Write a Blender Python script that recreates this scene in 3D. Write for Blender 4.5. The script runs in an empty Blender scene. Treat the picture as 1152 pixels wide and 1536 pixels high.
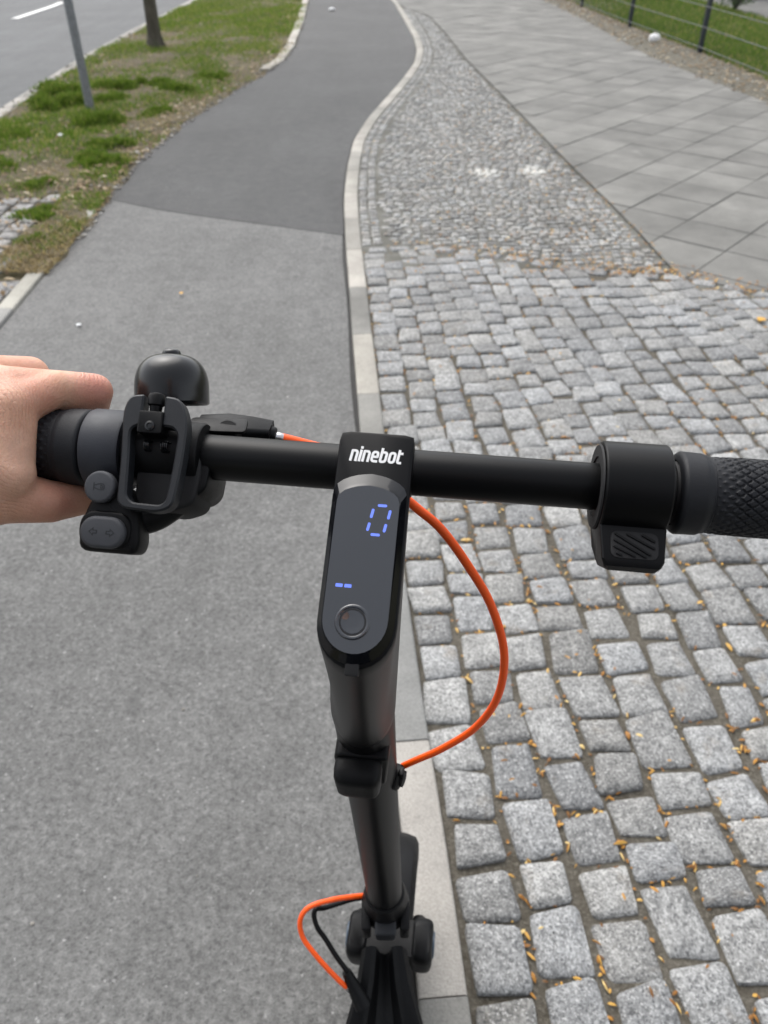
import bpy, math, random
import numpy as np
from mathutils import Matrix, Vector
rng = np.random.default_rng(7)
random.seed(7)
SC = bpy.context.scene
COL = SC.collection
R = math.radians

# ------------------------------------------------------------------ camera, sky, sun, exposure
CAM_H = 1.428
cd = bpy.data.cameras.new("camera")
cam = bpy.data.objects.new("camera", cd); COL.objects.link(cam)
cam.location = (0, 0, CAM_H)
cam.rotation_euler = (R(90 - 38.0), 0, 0)
cd.sensor_fit = 'VERTICAL'; cd.sensor_height = 36.0; cd.sensor_width = 27.0
cd.lens = 36.0 * 1175.0 / 1536.0
cd.clip_start = 0.01; cd.clip_end = 400
cd.dof.use_dof = True; cd.dof.focus_distance = 0.44; cd.dof.aperture_fstop = 14.0
SC.camera = cam

wd = bpy.data.worlds.new("World"); SC.world = wd; wd.use_nodes = True
wt = wd.node_tree; bg = wt.nodes["Background"]
sky = wt.nodes.new("ShaderNodeTexSky"); sky.sky_type = 'NISHITA'; sky.sun_disc = False
SUN_EL, SUN_AZ = 52.0, -25.0          # azimuth measured from straight ahead (+Y), positive to the right
sky.sun_elevation = R(SUN_EL); sky.sun_rotation = R(SUN_AZ)
sky.air_density = 1.0; sky.dust_density = 3.0; sky.ozone_density = 1.0
hs = wt.nodes.new("ShaderNodeHueSaturation"); hs.inputs["Saturation"].default_value = 0.24
wt.links.new(sky.outputs[0], hs.inputs["Color"]); wt.links.new(hs.outputs[0], bg.inputs[0])
bg.inputs[1].default_value = 0.15

sl = bpy.data.lights.new("sun", 'SUN'); sl.energy = 0.7; sl.angle = R(60); sl.color = (1.0, 0.96, 0.90)
so = bpy.data.objects.new("sun", sl); COL.objects.link(so)
so.rotation_euler = (R(90 - SUN_EL), 0, R(180 - SUN_AZ)); so.location = (0, 0, 20)

SC.view_settings.view_transform = 'Standard'; SC.view_settings.look = 'None'
SC.view_settings.gamma = 1.0; SC.view_settings.use_curve_mapping = False
SC.view_settings.exposure = 1.05
SC.cycles.use_denoising = True
SC.cycles.max_bounces = 6

# ------------------------------------------------------------------ node helpers
def new_mat(name):
    m = bpy.data.materials.new(name); m.use_nodes = True
    nt = m.node_tree
    return m, nt, nt.nodes["Principled BSDF"]
def setv(s, v):
    if isinstance(v, (tuple, list)) and len(v) == 3 and s.type == 'RGBA': v = (*v, 1)
    s.default_value = v
def lk(nt, a, sock):
    if hasattr(a, 'is_output'): nt.links.new(a, sock)
    else: setv(sock, a)
def noise(nt, vec, scale, detail=4, rough=.55, dist=0.0):
    n = nt.nodes.new("ShaderNodeTexNoise"); n.inputs["Scale"].default_value = scale
    n.inputs["Detail"].default_value = detail; n.inputs["Roughness"].default_value = rough; n.inputs["Distortion"].default_value = dist
    if vec is not None: nt.links.new(vec, n.inputs["Vector"])
    return n.outputs["Fac"]
def voro(nt, vec, scale, feature='F1', out="Color"):
    n = nt.nodes.new("ShaderNodeTexVoronoi"); n.feature = feature; n.inputs["Scale"].default_value = scale
    if vec is not None: nt.links.new(vec, n.inputs["Vector"])
    return n.outputs[out]
def ramp(nt, fac, *stops, interp='LINEAR'):
    n = nt.nodes.new("ShaderNodeValToRGB"); cr = n.color_ramp; cr.interpolation = interp
    while len(cr.elements) < len(stops): cr.elements.new(0.5)
    for e, (p, c) in zip(cr.elements, stops):
        e.position = p; e.color = (c, c, c, 1) if isinstance(c, (int, float)) else (*c, 1)
    lk(nt, fac, n.inputs[0]); return n.outputs[0]
def mix(nt, fac, a, b, mode='MIX'):
    n = nt.nodes.new("ShaderNodeMix"); n.data_type = 'RGBA'; n.blend_type = mode; n.clamp_factor = True
    lk(nt, fac, n.inputs[0]); lk(nt, a, n.inputs[6]); lk(nt, b, n.inputs[7]); return n.outputs[2]
def math_(nt, op, a, b=0.0, c=0.0):
    n = nt.nodes.new("ShaderNodeMath"); n.operation = op
    lk(nt, a, n.inputs[0]); lk(nt, b, n.inputs[1])
    if op in ('MULTIPLY_ADD',): lk(nt, c, n.inputs[2])
    return n.outputs[0]
def vmath(nt, op, a, b):
    n = nt.nodes.new("ShaderNodeVectorMath"); n.operation = op
    lk(nt, a, n.inputs[0]); lk(nt, b, n.inputs[1]); return n.outputs[1] if op in ('DISTANCE', 'LENGTH') else n.outputs[0]
def bump(nt, bsdf, h, dist, strength=1.0):
    n = nt.nodes.new("ShaderNodeBump"); n.inputs["Distance"].default_value = dist; n.inputs["Strength"].default_value = strength
    nt.links.new(h, n.inputs["Height"]); nt.links.new(n.outputs[0], bsdf.inputs["Normal"])
def obco(nt): return nt.nodes.new("ShaderNodeTexCoord").outputs["Object"]
def wpos(nt): return nt.nodes.new("ShaderNodeNewGeometry").outputs["Position"]
def randv(nt):
    """one random number per piece: per object plus per mesh island"""
    a = nt.nodes.new("ShaderNodeObjectInfo").outputs["Random"]
    b = nt.nodes.new("ShaderNodeNewGeometry").outputs["Random Per Island"]
    return math_(nt, 'FRACT', math_(nt, 'ADD', a, b))
def rough(b, v): b.inputs["Roughness"].default_value = v
def scale_vec(nt, v, s):
    return vmath(nt, 'MULTIPLY', v, (s, s, s)) if isinstance(s, (int, float)) else vmath(nt, 'MULTIPLY', v, s)

# ------------------------------------------------------------------ ground materials
def mat_asphalt(name, lo, hi, warm, grain, speck):
    m, nt, b = new_mat(name); p = wpos(nt); md = (lo + hi) / 2
    g = ramp(nt, noise(nt, p, grain, 2, .6), (.28, lo * .50), (.44, md * .88), (.56, md * 1.10), (.74, hi * 1.5))
    g2 = ramp(nt, noise(nt, p, grain * 2.6, 2, .6), (.3, lo * .75), (.7, hi * 1.2))
    g = mix(nt, .45, g, g2)
    g = mix(nt, 1.0, g, ramp(nt, noise(nt, p, 13, 4, .6), (.25, .84), (.75, 1.13)), 'MULTIPLY')
    g = mix(nt, 1.0, g, ramp(nt, noise(nt, p, 1.1, 4, .55), (.3, .84), (.7, 1.10)), 'MULTIPLY')
    g = mix(nt, 1.0, g, ramp(nt, noise(nt, scale_vec(nt, p, (5.5, .35, 1)), 1.0, 3, .5), (.3, .93), (.7, 1.06)), 'MULTIPLY')
    g = mix(nt, 1.0, g, warm, 'MULTIPLY')
    cell = voro(nt, p, 230, out="Color"); sep = nt.nodes.new("ShaderNodeSeparateColor"); nt.links.new(cell, sep.inputs[0])
    g = mix(nt, math_(nt, 'MULTIPLY', ramp(nt, sep.outputs[1], (speck, 0), (min(.9995, speck + .004), 1)), .55), g, (.40, .40, .39))
    g = mix(nt, math_(nt, 'MULTIPLY', ramp(nt, sep.outputs[0], (.93, 0), (.95, 1)), .45), g, (.05, .05, .05))
    g = mix(nt, math_(nt, 'MULTIPLY', ramp(nt, noise(nt, p, 7.5, 1, .4), (.72, 0), (.76, 1)), .3), g, (.045, .045, .045))
    nt.links.new(g, b.inputs["Base Color"]); rough(b, .80); b.inputs["Specular IOR Level"].default_value = .34
    bump(nt, b, math_(nt, 'ADD', noise(nt, p, grain, 3, .7), math_(nt, 'MULTIPLY', noise(nt, p, 300, 2), .5)), .004, .7); return m
M_ASPH = mat_asphalt("old_asphalt", .108, .168, (1.0, .995, .965), 84, .9945)
M_ASPH2 = mat_asphalt("new_asphalt", .060, .086, (1.0, 1.0, 1.0), 150, .998)
M_ROAD = mat_asphalt("road_asphalt", .075, .125, (.96, 1.0, 1.03), 90, .995)

def mat_granite(name, dark, light, tint_a, tint_b, stain=None, var=.26):
    m, nt, b = new_mat(name); o = obco(nt); r = randv(nt)
    off = nt.nodes.new("ShaderNodeCombineXYZ")
    for i, k in enumerate((37.0, 91.0, 53.0)): lk(nt, math_(nt, 'MULTIPLY', r, k), off.inputs[i])
    v = vmath(nt, 'ADD', o, off.outputs[0])
    n1 = noise(nt, v, 165, 3, .7); n2 = noise(nt, v, 62, 4, .65); n3 = noise(nt, v, 22, 3, .6)
    g = ramp(nt, n1, (.30, dark * .40), (.44, dark * .85), (.56, light), (.70, light * 1.5))
    g2 = ramp(nt, n2, (.33, dark * .8), (.5, (dark + light) * .5), (.68, light * 1.2))
    g = mix(nt, .5, g, g2)
    g = mix(nt, 1.0, g, ramp(nt, n3, (.3, .78), (.7, 1.14)), 'MULTIPLY')
    r2 = math_(nt, 'FRACT', math_(nt, 'MULTIPLY', r, 17.31))
    r3 = math_(nt, 'FRACT', math_(nt, 'MULTIPLY', r, 41.77))
    g = mix(nt, 1.0, g, ramp(nt, r2, (0, 1 - var), (.5, 1.0), (1, 1 + var * .9)), 'MULTIPLY')
    g = mix(nt, 1.0, g, mix(nt, r3, tint_a, tint_b), 'MULTIPLY')
    # dark mica grains and rusty blushes
    cell = voro(nt, v, 330, out="Color"); sep = nt.nodes.new("ShaderNodeSeparateColor"); nt.links.new(cell, sep.inputs[0])
    g = mix(nt, math_(nt, 'MULTIPLY', ramp(nt, sep.outputs[0], (.88, 0), (.90, 1)), .55), g, (.035, .035, .04))
    g = mix(nt, math_(nt, 'MULTIPLY', ramp(nt, sep.outputs[1], (.90, 0), (.92, 1)), .45), g, (.55, .55, .54))
    rust = ramp(nt, noise(nt, v, 14, 3), (.62, 0), (.78, 1))
    g = mix(nt, math_(nt, 'MULTIPLY', rust, .35), g, (.24, .19, .13))
    if stain:
        p = wpos(nt); d = None
        wob = math_(nt, 'MULTIPLY', math_(nt, 'SUBTRACT', noise(nt, p, 9, 3), .5), .22)
        for (x, y, rx, ry) in stain:
            q = vmath(nt, 'MULTIPLY', vmath(nt, 'SUBTRACT', p, (x, y, 0)), (1 / rx, 1 / ry, 0))
            e = math_(nt, 'ADD', vmath(nt, 'LENGTH', q, (0, 0, 0)), wob)
            d = e if d is None else math_(nt, 'MINIMUM', d, e)
        g = mix(nt, math_(nt, 'MULTIPLY', ramp(nt, d, (.25, 1), (1.15, 0)), .70), g, (.72, .71, .66))
    nt.links.new(g, b.inputs["Base Color"]); rough(b, .76); b.inputs["Specular IOR Level"].default_value = .4
    h = math_(nt, 'ADD', math_(nt, 'MULTIPLY', n2, .8), math_(nt, 'MULTIPLY', n1, .35))
    h = math_(nt, 'ADD', h, math_(nt, 'MULTIPLY', n3, 1.2))
    bump(nt, b, h, .005, .75); return m
M_GRAN = mat_granite("granite_cobble", .150, .335, (.975, .995, 1.0), (1.015, 1.005, .955))
M_MOSA = mat_granite("granite_mosaic", .175, .325, (.98, 1.0, .98), (1.04, 1.0, .92),
                     [(.665, 5.50, .13, .14), (1.0, 5.53, .12, .17)], .42)
M_GRAN_L = mat_granite("granite_drive", .16, .34, (1.0, 1.0, 1.0), (1.06, 1.0, .92))

def mat_concrete(name, base, var, objcol=False, fine=220):
    m, nt, b = new_mat(name); p = wpos(nt); r = randv(nt)
    g = ramp(nt, noise(nt, p, fine, 3, .7), (.3, .80), (.7, 1.16))
    g = mix(nt, 1.0, g, ramp(nt, noise(nt, p, 2.6, 6, .64), (.3, .68), (.7, 1.20)), 'MULTIPLY')
    g = mix(nt, 1.0, g, ramp(nt, r, (0, 1 - var), (1, 1 + var)), 'MULTIPLY')
    if objcol: g = mix(nt, 1.0, g, nt.nodes.new("ShaderNodeObjectInfo").outputs["Color"], 'MULTIPLY')
    else: g = mix(nt, 1.0, g, base, 'MULTIPLY')
    sp = ramp(nt, noise(nt, p, 60, 2), (.66, 0), (.72, 1))
    g = mix(nt, math_(nt, 'MULTIPLY', sp, .25), g, (.07, .07, .065))
    pale = ramp(nt, noise(nt, p, 3.1, 2), (.68, 0), (.76, 1))
    g = mix(nt, math_(nt, 'MULTIPLY', pale, .22), g, (.46, .46, .43))
    nt.links.new(g, b.inputs["Base Color"]); rough(b, .85); b.inputs["Specular IOR Level"].default_value = .3
    bump(nt, b, math_(nt, 'ADD', noise(nt, p, fine, 3), noise(nt, p, 40, 3)), .002, .6); return m
M_SLAB = mat_concrete("paving_concrete", (.182, .179, .166), .10)
M_KERB = mat_concrete("kerb_concrete", (.3, .29, .27), .05, objcol=True)

def mat_soil(name, a, b_, c, scale=18):
    m, nt, b = new_mat(name); p = wpos(nt)
    g = mix(nt, ramp(nt, noise(nt, p, scale, 6, .7), (.35, 0), (.65, 1)), a, b_)
    g = mix(nt, ramp(nt, noise(nt, p, scale * 5, 4, .7), (.5, 0), (.72, 1)), g, c)
    nt.links.new(g, b.inputs["Base Color"]); rough(b, .95); b.inputs["Specular IOR Level"].default_value = .15
    bump(nt, b, noise(nt, p, scale * 6, 5, .7), .01, .8); return m
M_JOINT = mat_soil("joint_sand", (.085, .075, .058), (.14, .127, .105), (.215, .20, .168), 26)
M_JOINT2 = mat_soil("slab_joint", (.085, .082, .070), (.165, .163, .145), (.18, .178, .16), 1.7)
M_SOIL = mat_soil("verge_soil", (.06, .056, .028), (.14, .115, .08), (.235, .195, .145), 9)
M_STRIP = mat_soil("gravel_strip", (.085, .078, .058), (.17, .16, .13), (.28, .265, .23), 14)
M_LAWN = mat_soil("lawn_soil", (.07, .085, .028), (.11, .11, .045), (.16, .14, .075), 4)
M_DIRT = mat_soil("far_ground", (.09, .09, .055), (.12, .115, .075), (.15, .14, .10), 2)
M_GUT = mat_soil("gutter_grit", (.20, .185, .16), (.28, .265, .235), (.38, .36, .33), 12)

def mat_island(name, stops, roughness=.8, trans=None, spec=.2):
    m, nt, b = new_mat(name); r = randv(nt)
    nt.links.new(ramp(nt, r, *stops), b.inputs["Base Color"]); rough(b, roughness); b.inputs["Specular IOR Level"].default_value = spec
    return m
def mat_blade(name, stops):
    m, nt, b = new_mat(name); r = randv(nt); c = ramp(nt, r, *stops); nt.links.new(c, b.inputs["Base Color"]); rough(b, .7); b.inputs["Specular IOR Level"].default_value = .25
    t = nt.nodes.new("ShaderNodeBsdfTranslucent"); nt.links.new(mix(nt, 1.0, c, (1.3, 1.3, .8), 'MULTIPLY'), t.inputs[0])
    ms = nt.nodes.new("ShaderNodeMixShader"); ms.inputs[0].default_value = .42
    nt.links.new(b.outputs[0], ms.inputs[1]); nt.links.new(t.outputs[0], ms.inputs[2]); nt.links.new(ms.outputs[0], nt.nodes["Material Output"].inputs[0]); return m
M_GRASS = mat_blade("grass_blade", [(0, (.065, .125, .015)), (.40, (.10, .175, .026)), (.72, (.14, .21, .045)), (.82, (.22, .23, .09)), (1, (.32, .27, .15))])
M_LUSH = mat_blade("lush_grass", [(0, (.06, .11, .012)), (.5, (.095, .16, .022)), (.85, (.14, .20, .045)), (1, (.28, .25, .12))])
M_STRAW = mat_blade("straw", [(0, (.16, .12, .07)), (.5, (.28, .22, .14)), (1, (.42, .36, .25))])
M_DRY = mat_island("dry_litter", [(0, (.10, .065, .035)), (.4, (.22, .155, .09)), (.75, (.34, .26, .165)), (1, (.5, .43, .32))])
M_HUSK = mat_island("bud_scale", [(0, (.11, .05, .015)), (.3, (.26, .11, .02)), (.6, (.42, .20, .03)), (.85, (.52, .30, .06)), (1, (.62, .47, .20))], .6, spec=.4)
M_PEB = mat_island("pebble", [(0, (.09, .085, .075)), (.5, (.22, .205, .18)), (.9, (.38, .36, .33)), (1, (.6, .59, .56))])

def simple(name, col, r, metallic=0.0, spec=.5, noise_amt=0.0, bscale=None, bdist=.0003, coat=0.0):
    m, nt, b = new_mat(name); setv(b.inputs["Base Color"], col); rough(b, r)
    b.inputs["Metallic"].default_value = metallic; b.inputs["Specular IOR Level"].default_value = spec
    b.inputs["Coat Weight"].default_value = coat; b.inputs["Coat Roughness"].default_value = .05
    if noise_amt or bscale:
        o = obco(nt)
        if noise_amt:
            g = mix(nt, 1.0, col, ramp(nt, noise(nt, o, 35, 5, .65), (.3, 1 - noise_amt), (.7, 1 + noise_amt)), 'MULTIPLY')
            nt.links.new(g, b.inputs["Base Color"])
            rr = ramp(nt, noise(nt, o, 60, 4, .7), (.3, max(.02, r - .06)), (.7, min(1, r + .08)))
            nt.links.new(rr, b.inputs["Roughness"])
        if bscale: bump(nt, b, noise(nt, o, bscale, 3, .6), bdist, .5)
    return m
M_BLK = simple("black_anodised", (.0026, .0027, .0032), .40, spec=.19)
M_PLA = simple("black_plastic", (.0026, .0027, .0032), .46, spec=.20, noise_amt=.2, bscale=1800, bdist=.0002)
M_GLOSSB = simple("bell_black", (.004, .0045, .0055), .24, spec=.45)
M_DARK = simple("deep_black", (.004, .004, .005), .7)
M_RUB = simple("grip_rubber", (.0085, .0095, .0125), .58, spec=.32, noise_amt=.2, bscale=1500, bdist=.0002)
M_COLR = simple("collar_grey", (.026, .029, .037), .55, spec=.4, noise_amt=.1, bscale=1500, bdist=.00015)
M_BTN = simple("button_grey", (.050, .053, .060), .6, spec=.4, noise_amt=.1, bscale=1500, bdist=.00015)
M_BTNI = simple("button_icon", (.016, .017, .02), .6)
M_LOOP = simple("lever_grey", (.012, .0135, .0165), .5, spec=.40, noise_amt=.1, bscale=1500, bdist=.00015)
M_GLASS = simple("display_glass", (.022, .025, .031), .03, spec=1.0)
M_GLSIDE = simple("display_side", (.004, .0045, .006), .10, spec=.35)
M_WHITE = simple("white_print", (.82, .82, .82), .5)
M_ORG = simple("orange_cable", (.95, .10, .003), .40, spec=.45, noise_amt=.08)
M_STEEL = simple("steel", (.55, .55, .56), .3, metallic=1.0)
M_RFL = simple("blue_reflector", (.06, .09, .13), .3, spec=.5)
M_TYRE = simple("tyre", (.02, .02, .02), .85, bscale=300, bdist=.002)
M_POLE = simple("galvanised", (.20, .21, .22), .55, metallic=.35, noise_amt=.25)
M_FEN = simple("fence_paint", (.020, .026, .036), .5, noise_amt=.15)
M_WIRE = simple("fence_wire", (.035, .045, .045), .5)
M_BLUE = simple("blue_paint", (.02, .06, .30), .5, noise_amt=.1)
M_PAPER = simple("white_paper", (.8, .8, .8), .7)
M_LEAFY = simple("yellow_leaf", (.60, .32, .03), .6)
M_LINE = simple("road_paint", (.72, .72, .70), .7, noise_amt=.12, bscale=200, bdist=.002)
def mat_emit(name, col, s):
    m, nt, b = new_mat(name); setv(b.inputs["Base Color"], (.02, .02, .05)); setv(b.inputs["Emission Color"], col); b.inputs["Emission Strength"].default_value = s; return m
M_LED = mat_emit("blue_led", (.14, .23, .95), .62)
def mat_bark():
    m, nt, b = new_mat("bark"); o = obco(nt); v = scale_vec(nt, o, (1, 1, .18))
    g = ramp(nt, noise(nt, v, 45, 5, .7), (.3, (.035, .03, .022)), (.55, (.09, .08, .06)), (.75, (.15, .14, .11)))
    g = mix(nt, math_(nt, 'MULTIPLY', ramp(nt, noise(nt, o, 4, 3), (.5, 0), (.7, 1)), .4), g, (.08, .10, .04))
    nt.links.new(g, b.inputs["Base Color"]); rough(b, .9); bump(nt, b, noise(nt, v, 45, 5, .7), .02, 1); return m
M_BARK = mat_bark()
M_LEAF = mat_island("spring_leaf", [(0, (.04, .09, .015)), (1, (.10, .16, .04))])
def mat_skin():
    m, nt, b = new_mat("skin"); o = obco(nt)
    g = ramp(nt, noise(nt, o, 28, 4, .6), (.3, (.50, .245, .165)), (.5, (.59, .33, .225)), (.70, (.70, .43, .31)))
    # redder knuckles: the skin itself is redder over the finger joints
    for (c, r, k) in (((-.1565, .030, .020), .020, .65), ((-.184, .003, .033), .022, .35), ((-.205, .035, .020), .020, .45), ((-.165, -.024, -.015), .020, .30)):
        d = vmath(nt, 'DISTANCE', o, c)
        g = mix(nt, math_(nt, 'MULTIPLY', ramp(nt, math_(nt, 'DIVIDE', d, r), (.2, 1), (1.0, 0)), k), g, (.56, .215, .17))
    fine = noise(nt, o, 900, 3, .7)
    g = mix(nt, 1.0, g, ramp(nt, fine, (.3, .93), (.7, 1.05)), 'MULTIPLY')
    vein = ramp(nt, noise(nt, scale_vec(nt, o, (1, 1.6, 1)), 30, 2, .4, 1.5), (.60, 0), (.68, 1))
    g = mix(nt, math_(nt, 'MULTIPLY', vein, .12), g, (.40, .26, .23))
    nt.links.new(g, b.inputs["Base Color"]); rough(b, .52); b.inputs["Specular IOR Level"].default_value = .35
    b.inputs["Subsurface Weight"].default_value = .25; b.inputs["Subsurface Radius"].default_value = (.006, .002, .001); b.inputs["Subsurface Scale"].default_value = .6
    wr = noise(nt, scale_vec(nt, o, (260, 90, 140)), 1.0, 4, .65, .6)
    cell = voro(nt, o, 1100, out="Distance")
    crease = None
    for (c, rad, rot, sc_) in (((-.181, -.014, .030), .026, (.5, 1.0, -.6), 620), ((-.160, .034, .026), .014, (1.0, .35, 0), 700), ((-.186, -.036, -.004), .024, (.9, .1, 1.0), 560)):
        d = math_(nt, 'DIVIDE', vmath(nt, 'DISTANCE', o, c), rad); msk = ramp(nt, d, (.25, 1), (1, 0))
        dt = nt.nodes.new("ShaderNodeVectorMath"); dt.operation = 'DOT_PRODUCT'; nt.links.new(o, dt.inputs[0]); dt.inputs[1].default_value = rot
        ph = math_(nt, 'ADD', math_(nt, 'MULTIPLY', dt.outputs["Value"], sc_ * 2.2), math_(nt, 'MULTIPLY', noise(nt, o, 110, 3, .6), 9.0))
        wv = math_(nt, 'MULTIPLY', math_(nt, 'POWER', math_(nt, 'ABSOLUTE', math_(nt, 'SINE', ph)), .35), msk)
        crease = wv if crease is None else math_(nt, 'ADD', crease, wv)
    h = math_(nt, 'ADD', math_(nt, 'MULTIPLY', wr, 1.0), math_(nt, 'MULTIPLY', cell, .35))
    h = math_(nt, 'ADD', h, math_(nt, 'MULTIPLY', noise(nt, o, 60, 3), 1.2))
    h = math_(nt, 'ADD', h, math_(nt, 'MULTIPLY', crease, 1.1))
    bump(nt, b, h, .0008, .5); return m
M_SKIN = mat_skin()
M_CLOTH = simple("dark_sleeve", (.02, .022, .03), .9, bscale=500, bdist=.001)

# ------------------------------------------------------------------ object helpers
WM = {}
def tag(o, label=None, cat=None, group=None, kind=None):
    if label: o['label'] = label
    if cat: o['category'] = cat
    if group: o['group'] = group
    if kind: o['kind'] = kind
    return o
def link(o, parent=None, W=None):
    COL.objects.link(o); W = W or Matrix.Identity(4)
    if parent is not None:
        o.parent = parent; o.matrix_basis = WM[parent.name].inverted() @ W
    else: o.matrix_basis = W
    WM[o.name] = W; return o
def mesh(name, V, Fc, mat, smooth=True, angle=38):
    me = bpy.data.meshes.new(name)
    me.from_pydata([tuple(map(float, v)) for v in V], [], [tuple(map(int, f)) for f in Fc]); me.update()
    if mat: me.materials.append(mat)
    if smooth:
        me.shade_smooth(); me.set_sharp_from_angle(angle=R(angle))
    return me
def obj(name, VF, mat, parent=None, W=None, smooth=True, angle=38):
    return link(bpy.data.objects.new(name, mesh(name, VF[0], VF[1], mat, smooth, angle)), parent, W)
def empty(name, loc, label, cat, group=None):
    o = bpy.data.objects.new(name, None); o.empty_display_size = .1
    link(o, None, Matrix.Translation(loc)); return tag(o, label, cat, group)
def join(*vfs):
    V, Fc = [], []
    for v, f in vfs:
        n = len(V); V += [tuple(p) for p in v]; Fc += [tuple(i + n for i in q) for q in f]
    return V, Fc
def loft(rings, closed=True, caps=True):
    V = [tuple(p) for r in rings for p in r]; n = len(rings[0]); Fc = []
    for k in range(len(rings) - 1):
        for i in range(n if closed else n - 1):
            j = (i + 1) % n; Fc.append((k * n + i, k * n + j, (k + 1) * n + j, (k + 1) * n + i))
    if caps:
        Fc.append(tuple(range(n))[::-1]); Fc.append(tuple((len(rings) - 1) * n + i for i in range(n)))
    return V, Fc
def basis(o, u, v):
    u = np.array(u, float); u /= np.linalg.norm(u); v = np.array(v, float); v -= u * (u @ v); v /= np.linalg.norm(v)
    return np.array(o, float), u, v, np.cross(u, v)
def lathe(prof, n, o=(0, 0, 0), axis=(0, 0, 1), ref=(1, 0, 0), caps=True):
    """prof: (radius, height along axis)"""
    a = np.array(axis, float); a /= np.linalg.norm(a); u = np.array(ref, float); u -= a * (u @ a); u /= np.linalg.norm(u); w = np.cross(a, u)
    rings = [[np.array(o) + a * h + u * (r * math.cos(t)) + w * (r * math.sin(t)) for t in np.linspace(0, 2 * math.pi, n, endpoint=False)] for r, h in prof]
    return loft(rings, True, caps)
def offset(pts, d):
    P = np.array(pts, float); n = len(P)
    area = sum(P[i][0] * P[(i + 1) % n][1] - P[(i + 1) % n][0] * P[i][1] for i in range(n)); sg = 1 if area > 0 else -1
    out = []
    for i in range(n):
        e1 = P[i] - P[i - 1]; e2 = P[(i + 1) % n] - P[i]
        e1 = e1 / (np.linalg.norm(e1) + 1e-12); e2 = e2 / (np.linalg.norm(e2) + 1e-12)
        n1 = np.array((-e1[1], e1[0])) * sg; n2 = np.array((-e2[1], e2[0])) * sg
        m = n1 + n2; l = np.linalg.norm(m); m = m / l if l > 1e-6 else n1
        out.append(P[i] + m * d / max(.45, m @ n1))
    return out
def fillet(pts, r, n=5, closed=True):
    P = [np.array(p, float) for p in pts]; out = []; N = len(P)
    for i in range(N):
        if not closed and i in (0, N - 1): out.append(P[i]); continue
        a, b, c = P[i - 1], P[i], P[(i + 1) % N]; ri = r[i] if isinstance(r, (list, tuple)) else r
        la, lc = np.linalg.norm(a - b), np.linalg.norm(c - b); k = min(ri, la * .49, lc * .49)
        p0 = b + (a - b) / la * k; p1 = b + (c - b) / lc * k
        for t in np.linspace(0, 1, n): out.append((1 - t) ** 2 * p0 + 2 * t * (1 - t) * b + t * t * p1)
    return out
def prism(outline, h0, h1, B, bev=0.0, steps=3):
    """solid from a 2D outline between heights h0 and h1 of basis B, rounded edges"""
    o, u, v, n = B; rings = []
    def ring(ins, h): return [o + u * p[0] + v * p[1] + n * h for p in (offset(outline, ins) if ins else outline)]
    if bev:
        for k in range(steps + 1):
            a = math.pi / 2 * k / steps; rings.append(ring(bev * (1 - math.sin(a)), h0 + bev * (1 - math.cos(a))))
        for k in range(steps + 1):
            a = math.pi / 2 * k / steps; rings.append(ring(bev * (1 - math.cos(a)), h1 - bev * (1 - math.sin(a))))
    else: rings = [ring(0, h0), ring(0, h1)]
    return loft(rings)
def frame_prism(outer, inner, h0, h1, B, bev=.001):
    """ring-shaped solid: outer and inner outlines with equal point counts"""
    o, u, v, n = B
    def ring(pl, h): return [o + u * p[0] + v * p[1] + n * h for p in pl]
    oi, ii = offset(outer, bev), offset(inner, -bev)
    rings = [ring(outer, h0), ring(outer, h1 - bev), ring(oi, h1), ring(ii, h1), ring(inner, h1 - bev), ring(inner, h0), ring(outer, h0)]
    return loft(rings, True, False)
def resample(pts, n):
    P = np.array(pts, float); P = np.vstack([2 * P[0] - P[1], P, 2 * P[-1] - P[-2]]); out = []
    m = len(P) - 3
    for t in np.linspace(0, m - 1e-9, n):
        i = int(t); f = t - i; a, b, c, d = P[i:i + 4]
        out.append(.5 * ((2 * b) + (-a + c) * f + (2 * a - 5 * b + 4 * c - d) * f * f + (-a + 3 * b - 3 * c + d) * f ** 3))
    return np.array(out)
def tube(pts, r, n=12, seg=None):
    P = resample(pts, seg or len(pts) * 6); T = np.gradient(P, axis=0); T /= np.linalg.norm(T, axis=1)[:, None]
    u = np.cross(T[0], (0, 0, 1)); 
    if np.linalg.norm(u) < 1e-3: u = np.cross(T[0], (1, 0, 0))
    rings = []
    for i, p in enumerate(P):
        u = u - T[i] * (u @ T[i]); u /= np.linalg.norm(u); w = np.cross(T[i], u)
        rr = r if isinstance(r, (int, float)) else np.interp(i / (len(P) - 1), np.linspace(0, 1, len(r)), r)
        rings.append([p + rr * (u * math.cos(t) + w * math.sin(t)) for t in np.linspace(0, 2 * math.pi, n, endpoint=False)])
    return loft(rings)
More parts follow.
